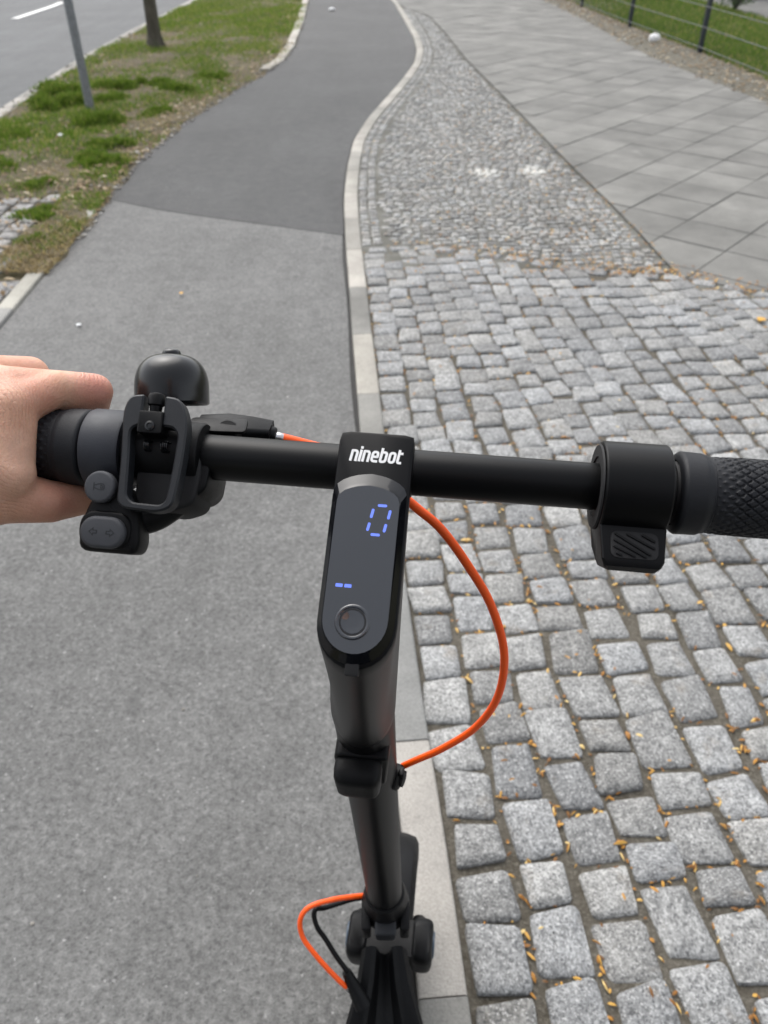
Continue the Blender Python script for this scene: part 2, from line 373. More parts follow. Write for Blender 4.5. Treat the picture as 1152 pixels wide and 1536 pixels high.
def stroke(path, w, h0, h1, B, closed=False):
    P = [np.array(p, float) for p in path]; n = len(P); L, Rr = [], []
    for i in range(n):
        if closed: a, c = P[i - 1], P[(i + 1) % n]
        else: a, c = P[max(0, i - 1)], P[min(n - 1, i + 1)]
        e1 = P[i] - a if (closed or i > 0) else c - P[i]; e2 = c - P[i] if (closed or i < n - 1) else P[i] - a
        e1 = e1 / np.linalg.norm(e1); e2 = e2 / np.linalg.norm(e2); m = np.array((-e1[1] - e2[1], e1[0] + e2[0])); m /= np.linalg.norm(m)
        k = 1 / max(.5, m @ np.array((-e1[1], e1[0]))); L.append(P[i] + m * w / 2 * k); Rr.append(P[i] - m * w / 2 * k)
    o, u, v, nn = B; V = []; Fc = []
    for h in (h0, h1):
        for s in (L, Rr):
            V += [o + u * p[0] + v * p[1] + nn * h for p in s]
    for i in range(n if closed else n - 1):
        j = (i + 1) % n
        Fc += [(2 * n + i, 3 * n + i, 3 * n + j, 2 * n + j), (i, 2 * n + i, 2 * n + j, j), (n + i, n + j, 3 * n + j, 3 * n + i)]
    return V, Fc
def rrect(w, h, r, n=5, cx=0, cy=0):
    return fillet([(cx - w / 2, cy - h / 2), (cx + w / 2, cy - h / 2), (cx + w / 2, cy + h / 2), (cx - w / 2, cy + h / 2)], r, n)
def circle2(r, n=32, cx=0, cy=0): return [(cx + r * math.cos(t), cy + r * math.sin(t)) for t in np.linspace(0, 2 * math.pi, n, endpoint=False)]
def bulk(name, V, Fc, mat, parent=None, smooth=False):
    me = bpy.data.meshes.new(name); V = np.asarray(V, np.float32); Fc = np.asarray(Fc, np.int32); k = Fc.shape[1]
    me.vertices.add(len(V)); me.vertices.foreach_set("co", V.ravel()); me.loops.add(Fc.size); me.loops.foreach_set("vertex_index", Fc.ravel())
    me.polygons.add(len(Fc)); me.polygons.foreach_set("loop_start", np.arange(0, Fc.size, k, dtype=np.int32)); me.update(calc_edges=True); me.validate()
    me.materials.append(mat)
    if smooth: me.shade_smooth()
    return link(bpy.data.objects.new(name, me), parent)
def grid_sheet(name, f, ns, nt_, mat, kind='structure', smooth=True):
    V = [f(i / ns, j / nt_) for j in range(nt_ + 1) for i in range(ns + 1)]
    Fc = [(j * (ns + 1) + i, j * (ns + 1) + i + 1, (j + 1) * (ns + 1) + i + 1, (j + 1) * (ns + 1) + i) for j in range(nt_) for i in range(ns)]
    return tag(obj(name, (V, Fc), mat, smooth=smooth), kind=kind)

# ------------------------------------------------------------------ ground plan, metres (x right, y ahead of the rider)
def curve(pts):
    P = sorted(pts, key=lambda p: p[1]); X = [p[0] for p in P]; Y = [p[1] for p in P]
    return lambda y: np.interp(y, Y, X)
# right side of the kerb beside the cycle path
KR = curve([(.42, -3), (.18, 0), (.138, .522), (.119, .814), (.096, 1.029), (-.002, 2.305), (-.026, 2.690), (-.060, 3.173), (-.086, 3.625), (-.118, 4.081), (-.161, 4.889),
            (-.168, 5.639), (-.146, 6.390), (-.060, 7.072), (.085, 7.891), (.262, 8.892), (.414, 9.913), (.480, 10.893), (.471, 12.1), (.362, 14.4), (.254, 16.5), (-.2, 22), (-2, 45)])
_ys = np.linspace(-3, 45, 1921); _k = np.array([KR(y) for y in _ys]); _ker = np.exp(-np.linspace(-2, 2, 25) ** 2); _ker /= _ker.sum()
_k = np.convolve(np.pad(_k, 12, mode='edge'), _ker, 'valid')
def KRs(y): return np.interp(y, _ys, _k)
KW = .082
PL = curve([(-1.58, -3), (-1.58, 2.0), (-1.62, 2.935), (-1.645, 3.888), (-1.65, 4.399), (-1.675, 4.889), (-1.703, 5.639), (-1.631, 6.831), (-1.486, 7.891), (-1.272, 9.081), (-1.140, 10.143),
            (-1.120, 11.166), (-1.218, 13.895), (-1.377, 16.897), (-1.9, 22), (-3.4, 45)])
RE = curve([(-3.2, -3), (-3.2, 7.147), (-3.301, 8.71), (-3.40, 10.48), (-3.42, 12.957), (-3.40, 16.9), (-3.8, 22), (-5.4, 45)])
MB = curve([(.05, 16.2), (.50, 15.2), (.721, 14.236), (.849, 12.065), (.929, 10.237), (1.095, 8.106), (1.194, 6.762), (1.25, 5.921), (1.341, 4.889), (1.379, 4.410), (1.415, 3.701), (1.6, 0)])
_cx = [-.3, -.097, .224, .428, .691, .936, 1.182, 1.399, 1.643, 1.769, 2.4, 3.6]; _cy = [4.06, 4.061, 4.101, 4.031, 3.935, 3.797, 3.727, 3.692, 3.559, 3.464, 3.2, 2.7]
def CB(x): return np.interp(x, _cx, _cy)
SR = curve([(3.75, 2), (3.6, 5.5), (3.40, 7.657), (3.25, 8.892), (3.05, 10.237), (3.0, 13), (2.95, 15.4), (2.5, 22), (.9, 45)])
FL = curve([(4.15, 4), (3.90, 8.2), (3.837, 8.818), (3.759, 10.735), (3.528, 13.18), (3.352, 15.771), (2.99, 20.8), (1.3, 45)])

# ground, road, verge, path
grid_sheet("ground", lambda s, t: (-150 + 300 * s, -100 + 300 * t, -.16), 4, 4, M_DIRT)
grid_sheet("road", lambda s, t: (RE(-3 + 48 * t) - .12 - 8.5 * (1 - s), -3 + 48 * t, -.085 - .02 * (1 - abs(2 * s - 1))), 4, 40, M_ROAD)
def lane_dash(y0):
    def f(s, t):
        y = y0 + 2.6 * t; return (RE(y) - 2.66 + .12 * s - .012 * (y - 16), y, -.081 - .02 * (1 - abs(2 * (1 - 2.5 / 8.5) - 1)) + .004)
    return f
for y0 in (8.6, 14.95, 21.3): 
    o = grid_sheet("lane_marking", lane_dash(y0), 1, 6, M_LINE)
def verge_z(x, y):
    return .012 * math.sin(x * 3.1 + y * 1.7) + .010 * math.sin(x * 7.3 - y * 4.1) + .004
def fverge(s, t):
    y = 4.95 + 40 * t ** 1.6; a, b = RE(y), PL(y) + .05
    return (a + (b - a) * s, y, verge_z(a + (b - a) * s, y) * (1 - abs(2 * s - 1) ** 3) - .012 * abs(2 * s - 1) ** 3 + .005 - .03 * max(0, 1 - (y - 4.95) / .25))
grid_sheet("verge", fverge, 24, 160, M_SOIL)
def seam(s): return np.interp(s, [0, .28, 1], [4.93, 4.70, 4.275])
def fpath(s, t):
    y = -3 + (seam(s) + 3) * t; a, b = PL(y), KRs(y) - KW - .017 - .004 * math.sin(y * 5.3)
    return (a + (b - a) * s, y, -.004)
grid_sheet("cycle_path", fpath, 10, 50, M_ASPH)
def fpath2(s, t):
    y = seam(s) - .01 + (45 - seam(s)) * t ** 1.5; a, b = PL(y) + .025 * math.sin(y * 5) + .012 * math.sin(y * 13.3), KRs(y) - KW - .008
    return (a + (b - a) * s, y, -.0022)
grid_sheet("cycle_path", fpath2, 10, 420, M_ASPH2)

# kerb of half-metre concrete stones beside the cycle path
def kerb_stone(y0, y1, side_fn, w, z1, col, parent, name="kerb_stone", n=5):
    rings = []
    ys = np.linspace(y0 + .0015, y1 - .0015, n)
    for k, y in enumerate(ys):
        e = .001 if k in (0, n - 1) else 0.0
        d = (side_fn(y + .02) - side_fn(y - .02)) / .04; nx, ny = 1 / math.hypot(1, d), -d / math.hypot(1, d)
        x = side_fn(y)
        q = [(-w, -.12), (-w, z1 - .006 - e), (-w + .002, z1 - .002 - e), (-w + .006, z1 - e), (-.006, z1 - e), (-.002, z1 - .002 - e), (0, z1 - .006 - e), (0, -.12)]
        rings.append([(x + a * nx, y + a * ny, z) for a, z in q])
    o = obj(name, loft(rings), M_KERB, parent, angle=50); o.color = (*col, 1); return o
kerb = grid_sheet("kerb", lambda s, t: (KRs(-3 + 48 * t) - KW - .03 + (KW + .04) * s, -3 + 48 * t, -.022), 1, 240, M_JOINT)
M_TAR = simple("tar_joint", (.022, .021, .020), .8, noise_amt=.3)
grid_sheet("tar_joint", lambda s, t: (KRs(-3 + 12 * t) - KW - .032 + .0305 * s, -3 + 12 * t, -.0105), 1, 120, M_TAR)
LIGHT, DARKK, MIDK = (.36, .34, .30), (.235, .23, .212), (.30, .287, .258)
pat = {-1: DARKK, 0: (.36, .34, .31), 1: (.235, .235, .225), 2: LIGHT, 3: DARKK, 4: LIGHT, 5: DARKK, 6: (.41, .385, .345), 7: MIDK}
for n in range(-6, 60):
    c = pat.get(n, [(.34, .325, .29), (.30, .29, .26), (.365, .345, .31)][n % 3] if n > 7 else (DARKK if n % 2 else MIDK))
    y0 = .527 + .5 * n
    kerb_stone(y0, y0 + .5, KRs, KW, .006 + .002 * rng.random(), c, kerb)
# kerb on the left: low edging beside the drive, kerbstones along the road, pale stones at the verge edge
edg = grid_sheet("path_edging", lambda s, t: (PL(-3 + 7 * t) - .085 + .08 * s, -3 + 7 * t, -.03), 1, 20, M_JOINT)
PLo = lambda y: PL(y) - .012
for k, (a, b) in enumerate([(-2.6, -1.6), (-1.6, -.6), (-.6, .4), (.4, 1.4), (1.4, 2.4), (2.4, 3.28), (3.28, 3.84)]):
    kerb_stone(a, b, PLo, .075, .008, (.27, .265, .25) if k != 6 else (.38, .365, .32), edg)
kerb_stone(4.50, 4.66, lambda y: PL(y) - .005, .05, .016, (.36, .35, .33), edg)
rk = grid_sheet("road_kerb", lambda s, t: (RE(-3 + 48 * t) - .16 + .17 * s, -3 + 48 * t, -.09 if s < .5 else -.02), 1, 120, M_GUT)
for k in range(46):
    kerb_stone(-3 + k, -2 + k, lambda y: RE(y) + .0, .12, -.004 + .004 * rng.random(), [(.30, .285, .26), (.36, .34, .31), (.27, .26, .24)][k % 3], rk)
ve = grid_sheet("verge_edging", lambda s, t: (PL(8.9 + 30 * t) - .10 + .09 * s, 8.9 + 30 * t, -.01), 1, 90, M_SOIL)
y = 9.0
while y < 26:
    L = .35 + .35 * rng.random()
    if rng.random() < .85 or y > 11: kerb_stone(y, y + L, lambda q: PL(q) + .01, .10, .012 + .012 * rng.random(), [(.42, .39, .34), (.36, .335, .29), (.47, .45, .40)][int(rng.integers(3))], ve, n=4)
    y += L + .01

# ------------------------------------------------------------------ stones
def stone_mesh(name, w, l, th, mat, npt=12, r=.11, jit=.045, dome=.004):
    base = fillet([(-.5, -.5), (.5, -.5), (.5, .5), (-.5, .5)], r, 3)
    P = [np.array(p) * (w, l) for p in base]
    corner = {}
    for q in range(4): corner[q] = rng.normal(0, jit, 2) * (w, l)
    P = [p + corner[i // 3] + rng.normal(0, jit * .22, 2) * (w, l) for i, p in enumerate(P)]
    P = np.array(P); n = len(P); tilt = rng.normal(0, .025, 2)
    rings = []
    rings.append([(p[0] * 1.02, p[1] * 1.02, -th) for p in P])
    rings.append([(p[0], p[1], -.0065 + rng.normal(0, .0008)) for p in P])
    rings.append([(p[0] * .965, p[1] * .965, -.0022 + rng.normal(0, .0007)) for p in P])
    rings.append([(p[0] * .62, p[1] * .62, dome * .5 + p @ tilt + rng.normal(0, .0008)) for p in P])
    V = [v for q in rings for v in q]; Fc = []
    for k in range(3):
        for i in range(n):
            j = (i + 1) % n; Fc.append((k * n + i, k * n + j, (k + 1) * n + j, (k + 1) * n + i))
    V.append((0, 0, dome * .7)); c = len(V) - 1
    for i in range(n): Fc.append((3 * n + i, 3 * n + (i + 1) % n, c))
    return V, Fc
COB = [stone_mesh("c", .1, .1, .05, None) for _ in range(22)]
COBM = [mesh("cobblestone", v, f, M_GRAN, True, 60) for v, f in COB]
def proj_size(x, y):
    """how large a ground point shows from the rider's eye: pixels per metre, or 0 when out of the frame"""
    zc = math.cos(R(38)) * y + math.sin(R(38)) * CAM_H
    if zc <= .1: return 0
    px = 576 + 1175 * x / zc; py = 768 - 1175 * (math.sin(R(38)) * y - math.cos(R(38)) * CAM_H) / zc
    if not (-40 < px < 1192 and -20 < py < 1590): return 0
    return 1 / zc
def lay(parent, name, places, meshes, vfs, limit, mat):
    """the stones that show largest as parts, the others joined into one part"""
    places = sorted(places, key=lambda p: -proj_size(p[0], p[1])); rest_V, rest_F = [], []
    for k, (x, y, z, rot, sx, sy, v) in enumerate(places):
        if k < limit and proj_size(x, y) > 0:
            o = bpy.data.objects.new(name, meshes[v])
            W = Matrix.Translation((x, y, z)) @ Matrix.Rotation(rot, 4, 'Z') @ Matrix.Diagonal((sx, sy, 1, 1)); link(o, parent, W)
        else:
            V, Fc = vfs[v]; c, s = math.cos(rot), math.sin(rot); n = len(rest_V)
            rest_V += [(x + c * p[0] * sx - s * p[1] * sy, y + s * p[0] * sx + c * p[1] * sy, z + p[2]) for p in V]
            rest_F += [tuple(i + n for i in q) for q in Fc]
    if rest_V:
        o = obj(name, (rest_V, rest_F), mat, parent, angle=60); o['kind'] = 'stuff'
def bed(name, xa, xb, ya, yb, z, mat, nx=12, ny=40):
    return grid_sheet(name, lambda s, t: (lambda y: (xa(y) + (xb(y) - xa(y)) * s, y, z))(ya + (yb - ya) * t), nx, ny, mat)

# near cobbles: columns of ten-centimetre granite setts fanning slowly away from the kerb
cob = bed("cobbled_pavement", lambda y: KRs(y) - .005, lambda y: 3.7, -1.6, 4.15, -.009, M_JOINT)
places = []; w = .002
while w < 3.5:
    cw = .112 + rng.normal(0, .007); wc = w + cw / 2; y = -1.5 + .1 * rng.random()
    while y < 4.3:
        L = .110 + rng.normal(0, .014); L = max(.08, L); yc = y + L / 2
        fx = lambda q: KRs(q) + wc * (1 - .05 * (q - 1.0)) + .010 * min(1, wc / .5) * math.sin(q * 2.3 + wc * 5)
        x = fx(yc); sl_ = (fx(yc + .05) - fx(yc - .05)) / .1
        x = max(x, KRs(yc) + cw * .46 + .004)
        if yc < CB(x) - .085 and x < 3.6:
            gap = .007 + .006 * rng.random()
            places.append((x + rng.normal(0, .003), yc, rng.normal(0, .0022), -math.atan(sl_) + rng.normal(0, .05), (cw - gap - .005) / .1, (L - gap) / .1, int(rng.integers(22))))
        y += L
    w += cw
x = -.09
while x < 3.5:                      # header row along the mosaic
    L = .108 + .02 * rng.random(); xc = x + L / 2; ang = math.atan((CB(xc + .06) - CB(xc - .06)) / .12)
    if xc - L * .5 > KRs(CB(xc)) + .0:
        places.append((xc, CB(xc) - .03, .001, ang + rng.normal(0, .03), (L - .015) / .1, .074 / .1, int(rng.integers(22))))
    x += L
lay(cob, "cobblestone", places, COBM, COB, 300, M_GRAN)
COB_PLACES = list(places)

# mosaic of small stones between kerb and slabs
MOS = [stone_mesh("m", .05, .05, .03, None, jit=.08, dome=.003, r=.2) for _ in range(14)]
MOSM = [mesh("mosaic_stone", v, f, M_MOSA, True, 60) for v, f in MOS]
mos = bed("mosaic_pavement", lambda y: KRs(y) - .005, lambda y: max(MB(y), KRs(y) + .01) + .01, 3.75, 16.1, -.0045, M_JOINT2, 6, 80)
places = []; row = 3.6
while row < 16:
    pitch = .056; x = -.3 + .05 * rng.random()
    while x < 1.5:
        w_ = .054 + rng.normal(0, .005); xc = x + w_ / 2
        d = xc - KRs(row); yc = row + .030 * math.cos(d * 9.0) + rng.normal(0, .004)
        if xc > KRs(yc) + .028 + .11 and xc < MB(yc) - .03 and yc > CB(xc) + .032:
            places.append((xc, yc, rng.normal(0, .0015), -.030 * 9 * math.sin(d * 9) * .8 + rng.normal(0, .12), (w_ - .009) / .05, (pitch - .009) / .05, int(rng.integers(14))))
        x += w_
    row += pitch
for lane in (.030, .086):           # two courses set along the kerb
    y = 3.9
    while y < 15.5:
        L = .058 + rng.normal(0, .005); x = KRs(y) + lane; sl_ = (KRs(y + .05) - KRs(y - .05)) / .1
        if x < MB(y) - .02 and y > CB(x) + .03: places.append((x, y, 0, -math.atan(sl_) + rng.normal(0, .05), .046 / .05, (L - .008) / .05, int(rng.integers(14))))
        y += L
lay(mos, "mosaic_stone", places, MOSM, MOS, 300, M_MOSA)

# concrete slabs laid diagonally
def clip(poly, a, b):
    """keep the part of poly to the left of a->b"""
    out = []; a, b = np.array(a), np.array(b); d = b - a
    side = lambda p: d[0] * (p[1] - a[1]) - d[1] * (p[0] - a[0])
    for i in range(len(poly)):
        p, q = poly[i], poly[(i + 1) % len(poly)]; sp, sq = side(p), side(q)
        if sp >= 0: out.append(p)
        if sp * sq < 0: out.append(p + (q - p) * (sp / (sp - sq)))
    return out
slabs = bed("slab_pavement", lambda y: max(MB(y), KRs(y)) if y > 3.7 else 1.415 + (3.7 - y) * .0, lambda y: SR(y) + .02, 2.75, 24, -.0045, M_JOINT2, 8, 80)
ua = np.array((math.cos(R(49.4)), math.sin(R(49.4)))); na = np.array((ua[1], -ua[0])); off0 = -1.273 ; pitch = .353
for i in range(-60, 60):
    for j in range(-60, 60):
        c = ua * ((i + .5 * (j % 2) * 0 + .37) * pitch) + na * (off0 + (j + .5) * pitch)
        if not (2.6 < c[1] < 20.5 and -.3 < c[0] < 4.2): continue
        h = pitch / 2 - .0018
        P = [c + ua * a + na * b for a, b in ((-h, -h), (h, -h), (h, h), (-h, h))]
        lb = (lambda y: max(MB(y), KRs(y) + .005)) if c[1] > 3.4 else (lambda y: 1.415)
        y0, y1 = c[1] - .2, c[1] + .2
        P = clip(P, (lb(y1) + .008, y1), (lb(y0) + .008, y0))
        if len(P) > 2: P = clip(P, (SR(y0) + .03, y0), (SR(y1) + .03, y1))
        if len(P) > 2: P = clip(P, (c[0] - .25, CB(c[0] - .25) + .012), (c[0] + .25, CB(c[0] + .25) + .012))
        if len(P) < 3: continue
        ar = abs(sum(P[k][0] * P[(k + 1) % len(P)][1] - P[(k + 1) % len(P)][0] * P[k][1] for k in range(len(P)))) / 2
        if ar < .004: continue
        m = sum(P) / len(P); A = sum(P[k][0] * P[(k + 1) % len(P)][1] - P[(k + 1) % len(P)][0] * P[k][1] for k in range(len(P)))
        if A < 0: P = P[::-1]
        tx, ty, dz = rng.normal(0, .004), rng.normal(0, .004), rng.normal(0, .0012)
        def q(p, ins, z): 
            p2 = p + (m - p) / np.linalg.norm(m - p) * ins; return (p2[0], p2[1], z + dz + (p2 - m) @ (tx, ty))
        rings = [[q(p, 0, -.04) for p in P], [q(p, 0, -.004) for p in P], [q(p, .004, .001) for p in P]]
        V, Fc = loft(rings, True, False); n = len(P); Fc.append(tuple(2 * n + k for k in range(n)))
        obj("paving_slab", (V, Fc), M_SLAB, slabs, smooth=False)

def dirt_w(y): return .02 + .23 * min(1, max(0, (y - 3.62) / .5)) ** .8
# drive of granite setts on the left and dirt around it
drive = bed("cobbled_drive", lambda y: RE(y) + .01, lambda y: PL(y) - .08, -1.5, 5.2, -.012, M_SOIL, 8, 40)
places = []; x = -3.15
DRVM = [mesh("cobblestone", v, f, M_GRAN_L, True, 60) for v, f in COB]
while x < -1.72:
    cw = .118 + rng.normal(0, .006); y = -1.4 + .1 * rng.random()
    while y < 5.15:
        L = .13 + rng.normal(0, .015); yc = y + L / 2; xc = x + cw / 2 + .02 * math.sin(yc * 1.3)
        d = PL(yc) - .095 - xc
        lost = d < dirt_w(yc) + .02 * math.sin(yc * 11) or yc > 5.0 + .1 * math.sin(x * 6)
        if d > .05 and not (lost and rng.random() < .93): places.append((xc, yc, rng.normal(.0, .003), rng.normal(0, .06), (cw - .018) / .1, (L - .02) / .1, int(rng.integers(22))))
        y += L
    x += cw
lay(drive, "cobblestone", places, DRVM, COB, 160, M_GRAN_L)

def fdirt(s, t):
    y = 3.66 + 1.46 * t; w = (dirt_w(y) + .10) * min(1, .25 + t * 5) + .03 * math.sin(y * 9)
    x = PL(y) + .03 + .02 * math.sin(y * 13) - (w * (1 - s)); e = min(s, 1 - s, t, 1 - t)
    return (x, y, -.016 + .030 * min(1, e * 5) + .004 * math.sin(x * 31 + y * 23))
grid_sheet("dirt_patch", fdirt, 30, 100, M_SOIL)
# strip of grit, fence line, lawn and path behind it
bed("gravel_strip", lambda y: SR(y), lambda y: FL(y) + .06, 3, 44, -.006, M_STRIP, 4, 60)
bed("lawn", lambda y: FL(y) + .04, lambda y: FL(y) + 2.42, 3, 44, -.012, M_LAWN, 6, 60)
bed("yard_path", lambda y: FL(y) + 2.4, lambda y: FL(y) + 4.3, 3, 44, -.004, M_SLAB, 4, 40)
bed("lawn", lambda y: FL(y) + 4.28, lambda y: FL(y) + 14, 3, 44, -.010, M_LAWN, 6, 40)

# ------------------------------------------------------------------ grass, litter
def blades(name, pts, hts, wd_, mat, lean=.5):
    n = len(pts); P = np.array(pts); th = rng.random(n) * 2 * np.pi; ph = rng.random(n) * 2 * np.pi
    d = np.stack([np.cos(th), np.sin(th), np.zeros(n)], 1) * (wd_ * (.6 + .8 * rng.random(n)))[:, None] / 2
    ln = np.stack([np.cos(ph), np.sin(ph), np.zeros(n)], 1) * (hts * lean * rng.random(n))[:, None]
    up = np.stack([np.zeros(n), np.zeros(n), hts], 1)
    mid = P + ln * .35 + up * .6; tip = P + ln + up
    V = np.stack([P - d, P + d, mid + d * .8, mid - d * .8, tip + d * .15, tip - d * .15], 1).reshape(-1, 3)
    b = np.arange(n)[:, None] * 6
    Fc = np.concatenate([b + np.array([[0, 1, 2, 3]]), b + np.array([[3, 2, 4, 5]])])
    return tag(bulk(name, V, Fc, mat), kind='stuff')
def fnoise(x, y, s, k=3):
    v = 0
    for i in range(k):
        f = s * 2 ** i; v = v + (np.sin(x * f * 1.3 + 1.7 * i + 2 * np.sin(y * f * .7 + i)) * np.cos(y * f * 1.1 - .6 * i + 1.5 * np.sin(x * f * .9))) / 2 ** i
    return v
tufts = [(-2.30, 6.98, .17, .085), (-1.99, 8.25, .15, .08), (-2.75, 5.60, .26, .07), (-1.98, 5.75, .18, .06), (-2.8, 7.7, .22, .08), (-2.62, 8.5, .2, .07), (-2.2, 8.6, .16, .07), (-3.0, 8.3, .2, .08), (-2.9, 6.4, .2, .05),
         (-1.9, 7.3, .14, .05), (-2.2, 5.15, .12, .05), (-1.95, 4.55, .12, .04), (-1.82, 4.15, .08, .04), (-2.45, 7.9, .14, .06), (-1.75, 9.0, .16, .06), (-2.05, 6.2, .14, .05)]
pts, hts = [], []
N = 330000; ry = 4.85 + 22 * rng.random(N) ** 1.5; rx = RE(ry) + (PL(ry) - RE(ry)) * rng.random(N)
den = .40 + .42 * fnoise(rx, ry, 1.6) + .40 * fnoise(rx, ry, 4.3) + .22 * np.clip((ry - 7.5) / 4, 0, 2.2)
den -= .55 * np.clip((.20 - (PL(ry) - rx)) / .20, 0, 1)
den -= .5 * np.clip((5.2 - ry) / .3, 0, 1)
keep = rng.random(N) < np.clip(den, .02, 1) * .55
for x, y in zip(rx[keep], ry[keep]):
    pts.append((x, y, verge_z(x, y) * .8)); 
NB = len(pts)
hts = list(.016 + .026 * rng.random(len(pts)) * (1 + .4 * fnoise(np.array([p[0] for p in pts]), np.array([p[1] for p in pts]), 1.6)))
for (x, y, r, h) in tufts:
    k = int(2600 * r * r / .03); a = rng.random(k) * 2 * np.pi; q = r * rng.random(k) ** .7 * 1.3 * (1 + .28 * np.sin(3 * a + x) + .2 * np.sin(7 * a + y))
    cl = rng.integers(0, 7, k); ox = rng.normal(0, .45 * r, 7)[cl]; oy = rng.normal(0, .38 * r, 7)[cl]; q = q * (.35 + .35 * rng.random(7))[cl]
    for u, v, qq in zip(x + ox + q * np.cos(a), y + oy + q * .9 * np.sin(a), q / r * 1.6):
        if u < PL(v) - .03: pts.append((u, v, 0)); hts.append(h * max(.3, 1.15 - .6 * qq) * (.6 + .6 * random.random()))
blades("grass", pts[:NB], np.array(hts[:NB]), .0065, M_GRASS, .9)
blades("grass_tufts", pts[NB:], np.array(hts[NB:]), .0065, M_LUSH, .8)
N = 26000; ry = 3.7 + 18 * rng.random(N) ** 1.5; u = rng.random(N); rx = np.where(ry < 5.0, PL(ry) + .02 - .30 * u, RE(ry) + (PL(ry) - RE(ry)) * u)
keep = rng.random(N) < np.clip(.55 - .3 * fnoise(rx, ry, 2.3), .15, 1)
blades("dry_grass", [(x, y, verge_z(x, y) * .7) for x, y in zip(rx[keep], ry[keep])], np.where(ry[keep] < 5.0, .007, .012) + .018 * rng.random(keep.sum()), .006, M_STRAW, 2.6)
N = 5000; ry = 3.8 + 1.2 * rng.random(N); rx = PL(ry) + .0 - .28 * rng.random(N); keep = rng.random(N) < np.clip(.35 + .7 * fnoise(rx, ry, 6.0), 0, 1)
blades("grass", [(x, y, .006) for x, y in zip(rx[keep], ry[keep])], .012 + .02 * rng.random(keep.sum()), .006, M_GRASS, 1.2)
# lawn behind the fence
N = 90000; ry = 7 + 15 * rng.random(N) ** 1.3; rx = FL(ry) + .02 + 2.35 * rng.random(N)
keep = rng.random(N) < np.clip(.55 + .5 * fnoise(rx, ry, 1.1), .12, 1)
blades("lawn_grass", [(x, y, -.01) for x, y in zip(rx[keep], ry[keep])], .03 + .045 * rng.random(keep.sum()), .011, M_GRASS, .7)
def bits(name, pts, L, w, mat, zoff=.003, curl=.25, n_per=1):
    """small curled scales or leaves lying about"""
    V, Fc = [], []
    for (x, y, z) in pts:
        l = L * (.55 + .8 * random.random()); ww = w * (.6 + .7 * random.random()); a = random.random() * 6.283; c, s = math.cos(a), math.sin(a); t = (random.random() - .5) * .6
        cu = curl * l * (random.random() + .3); b = len(V)
        for (u, v, q) in ((-.5, 0, 0), (-.2, .45, .6), (.2, .42, .6), (.5, 0, 0), (.2, -.42, .55), (-.2, -.45, .55), (-.15, 0, 1), (.15, 0, 1)):
            X, Y = u * l, v * ww; V.append((x + c * X - s * Y, y + s * X + c * Y, z + zoff + cu * q + X * t * .4 + Y * t * .3))
        Fc += [(b, b + 6, b + 1, b), (b + 1, b + 6, b + 7, b + 2), (b + 2, b + 7, b + 3, b + 2), (b, b + 5, b + 6, b), (b + 5, b + 4, b + 7, b + 6), (b + 4, b + 3, b + 7, b + 4)]
    Fc = [tuple(dict.fromkeys(f)) for f in Fc]
    o = obj(name, (V, Fc), mat); return tag(o, kind='stuff')
# orange bud scales caught in the joints of the cobbles
CP = np.array([(p[0], p[1], p[3], p[4] * .05, p[5] * .05) for p in COB_PLACES])
def on_stone(x, y):
    d = np.array((x, y)) - CP[:, :2]; c, s_ = np.cos(CP[:, 2]), np.sin(CP[:, 2])
    u = np.abs(c * d[:, 0] + s_ * d[:, 1]) / CP[:, 3]; v = np.abs(-s_ * d[:, 0] + c * d[:, 1]) / CP[:, 4]
    return np.min(np.maximum(u, v)) < .97
hp = []
while len(hp) < 1500:
    y = .3 + 3.7 * random.random() ** 1.25; x = KRs(y) + .0 + (2.3 - .0) * random.random()
    if proj_size(x, y) == 0 or y > CB(x): continue
    if fnoise(np.array([x]), np.array([y]), 2.6)[0] < random.random() * 1.1 - .75: continue
    o_ = on_stone(x, y)
    if o_ and random.random() > .022: continue
    hp.append((x, y, .006 if o_ else -.008))
bits("fallen_bud_scales", hp[:1050], .0165, .0055, M_HUSK)
bits("fallen_bud_scales", hp[1050:], .009, .0045, M_HUSK)
bits("fallen_bud_scales", hp[:130:2], .026, .009, M_HUSK)
hp = []
while len(hp) < 330:
    x = .0 + 2.0 * random.random() ** .7; hp.append((x, CB(x) + random.gauss(.01, .05), .003))
while len(hp) < 950:
    y = 3.7 + 6 * random.random() ** 1.6; x = KRs(y) + 1.6 * random.random() ** .6
    if x < MB(y) + .03 and random.random() < .35 + .65 * (x - KRs(y)) / 1.4: hp.append((x, y, .002))
bits("fallen_bud_scales", hp, .02, .009, M_HUSK)
lp = []
for _ in range(1500):
    y = 4.8 + 15 * random.random() ** 1.4; a = random.random()
    x = RE(y) + (PL(y) - RE(y)) * (a if random.random() < .55 else 1 - .16 * a)
    lp.append((x, y, verge_z(x, y) + .002))
for _ in range(260):
    x = -2.6 + .95 * random.random(); y = 3.4 + 1.5 * random.random(); lp.append((x, y, .0))
bits("fallen_leaves", lp, .045, .022, M_DRY, .006)
lp = []
for _ in range(1500):
    y = 6.5 + 14 * random.random() ** 1.2; x = SR(y) - .06 + (FL(y) - SR(y) + .15) * random.random() ** .6; lp.append((x, y, -.002))
bits("fallen_leaves", lp, .05, .024, M_DRY, .006)
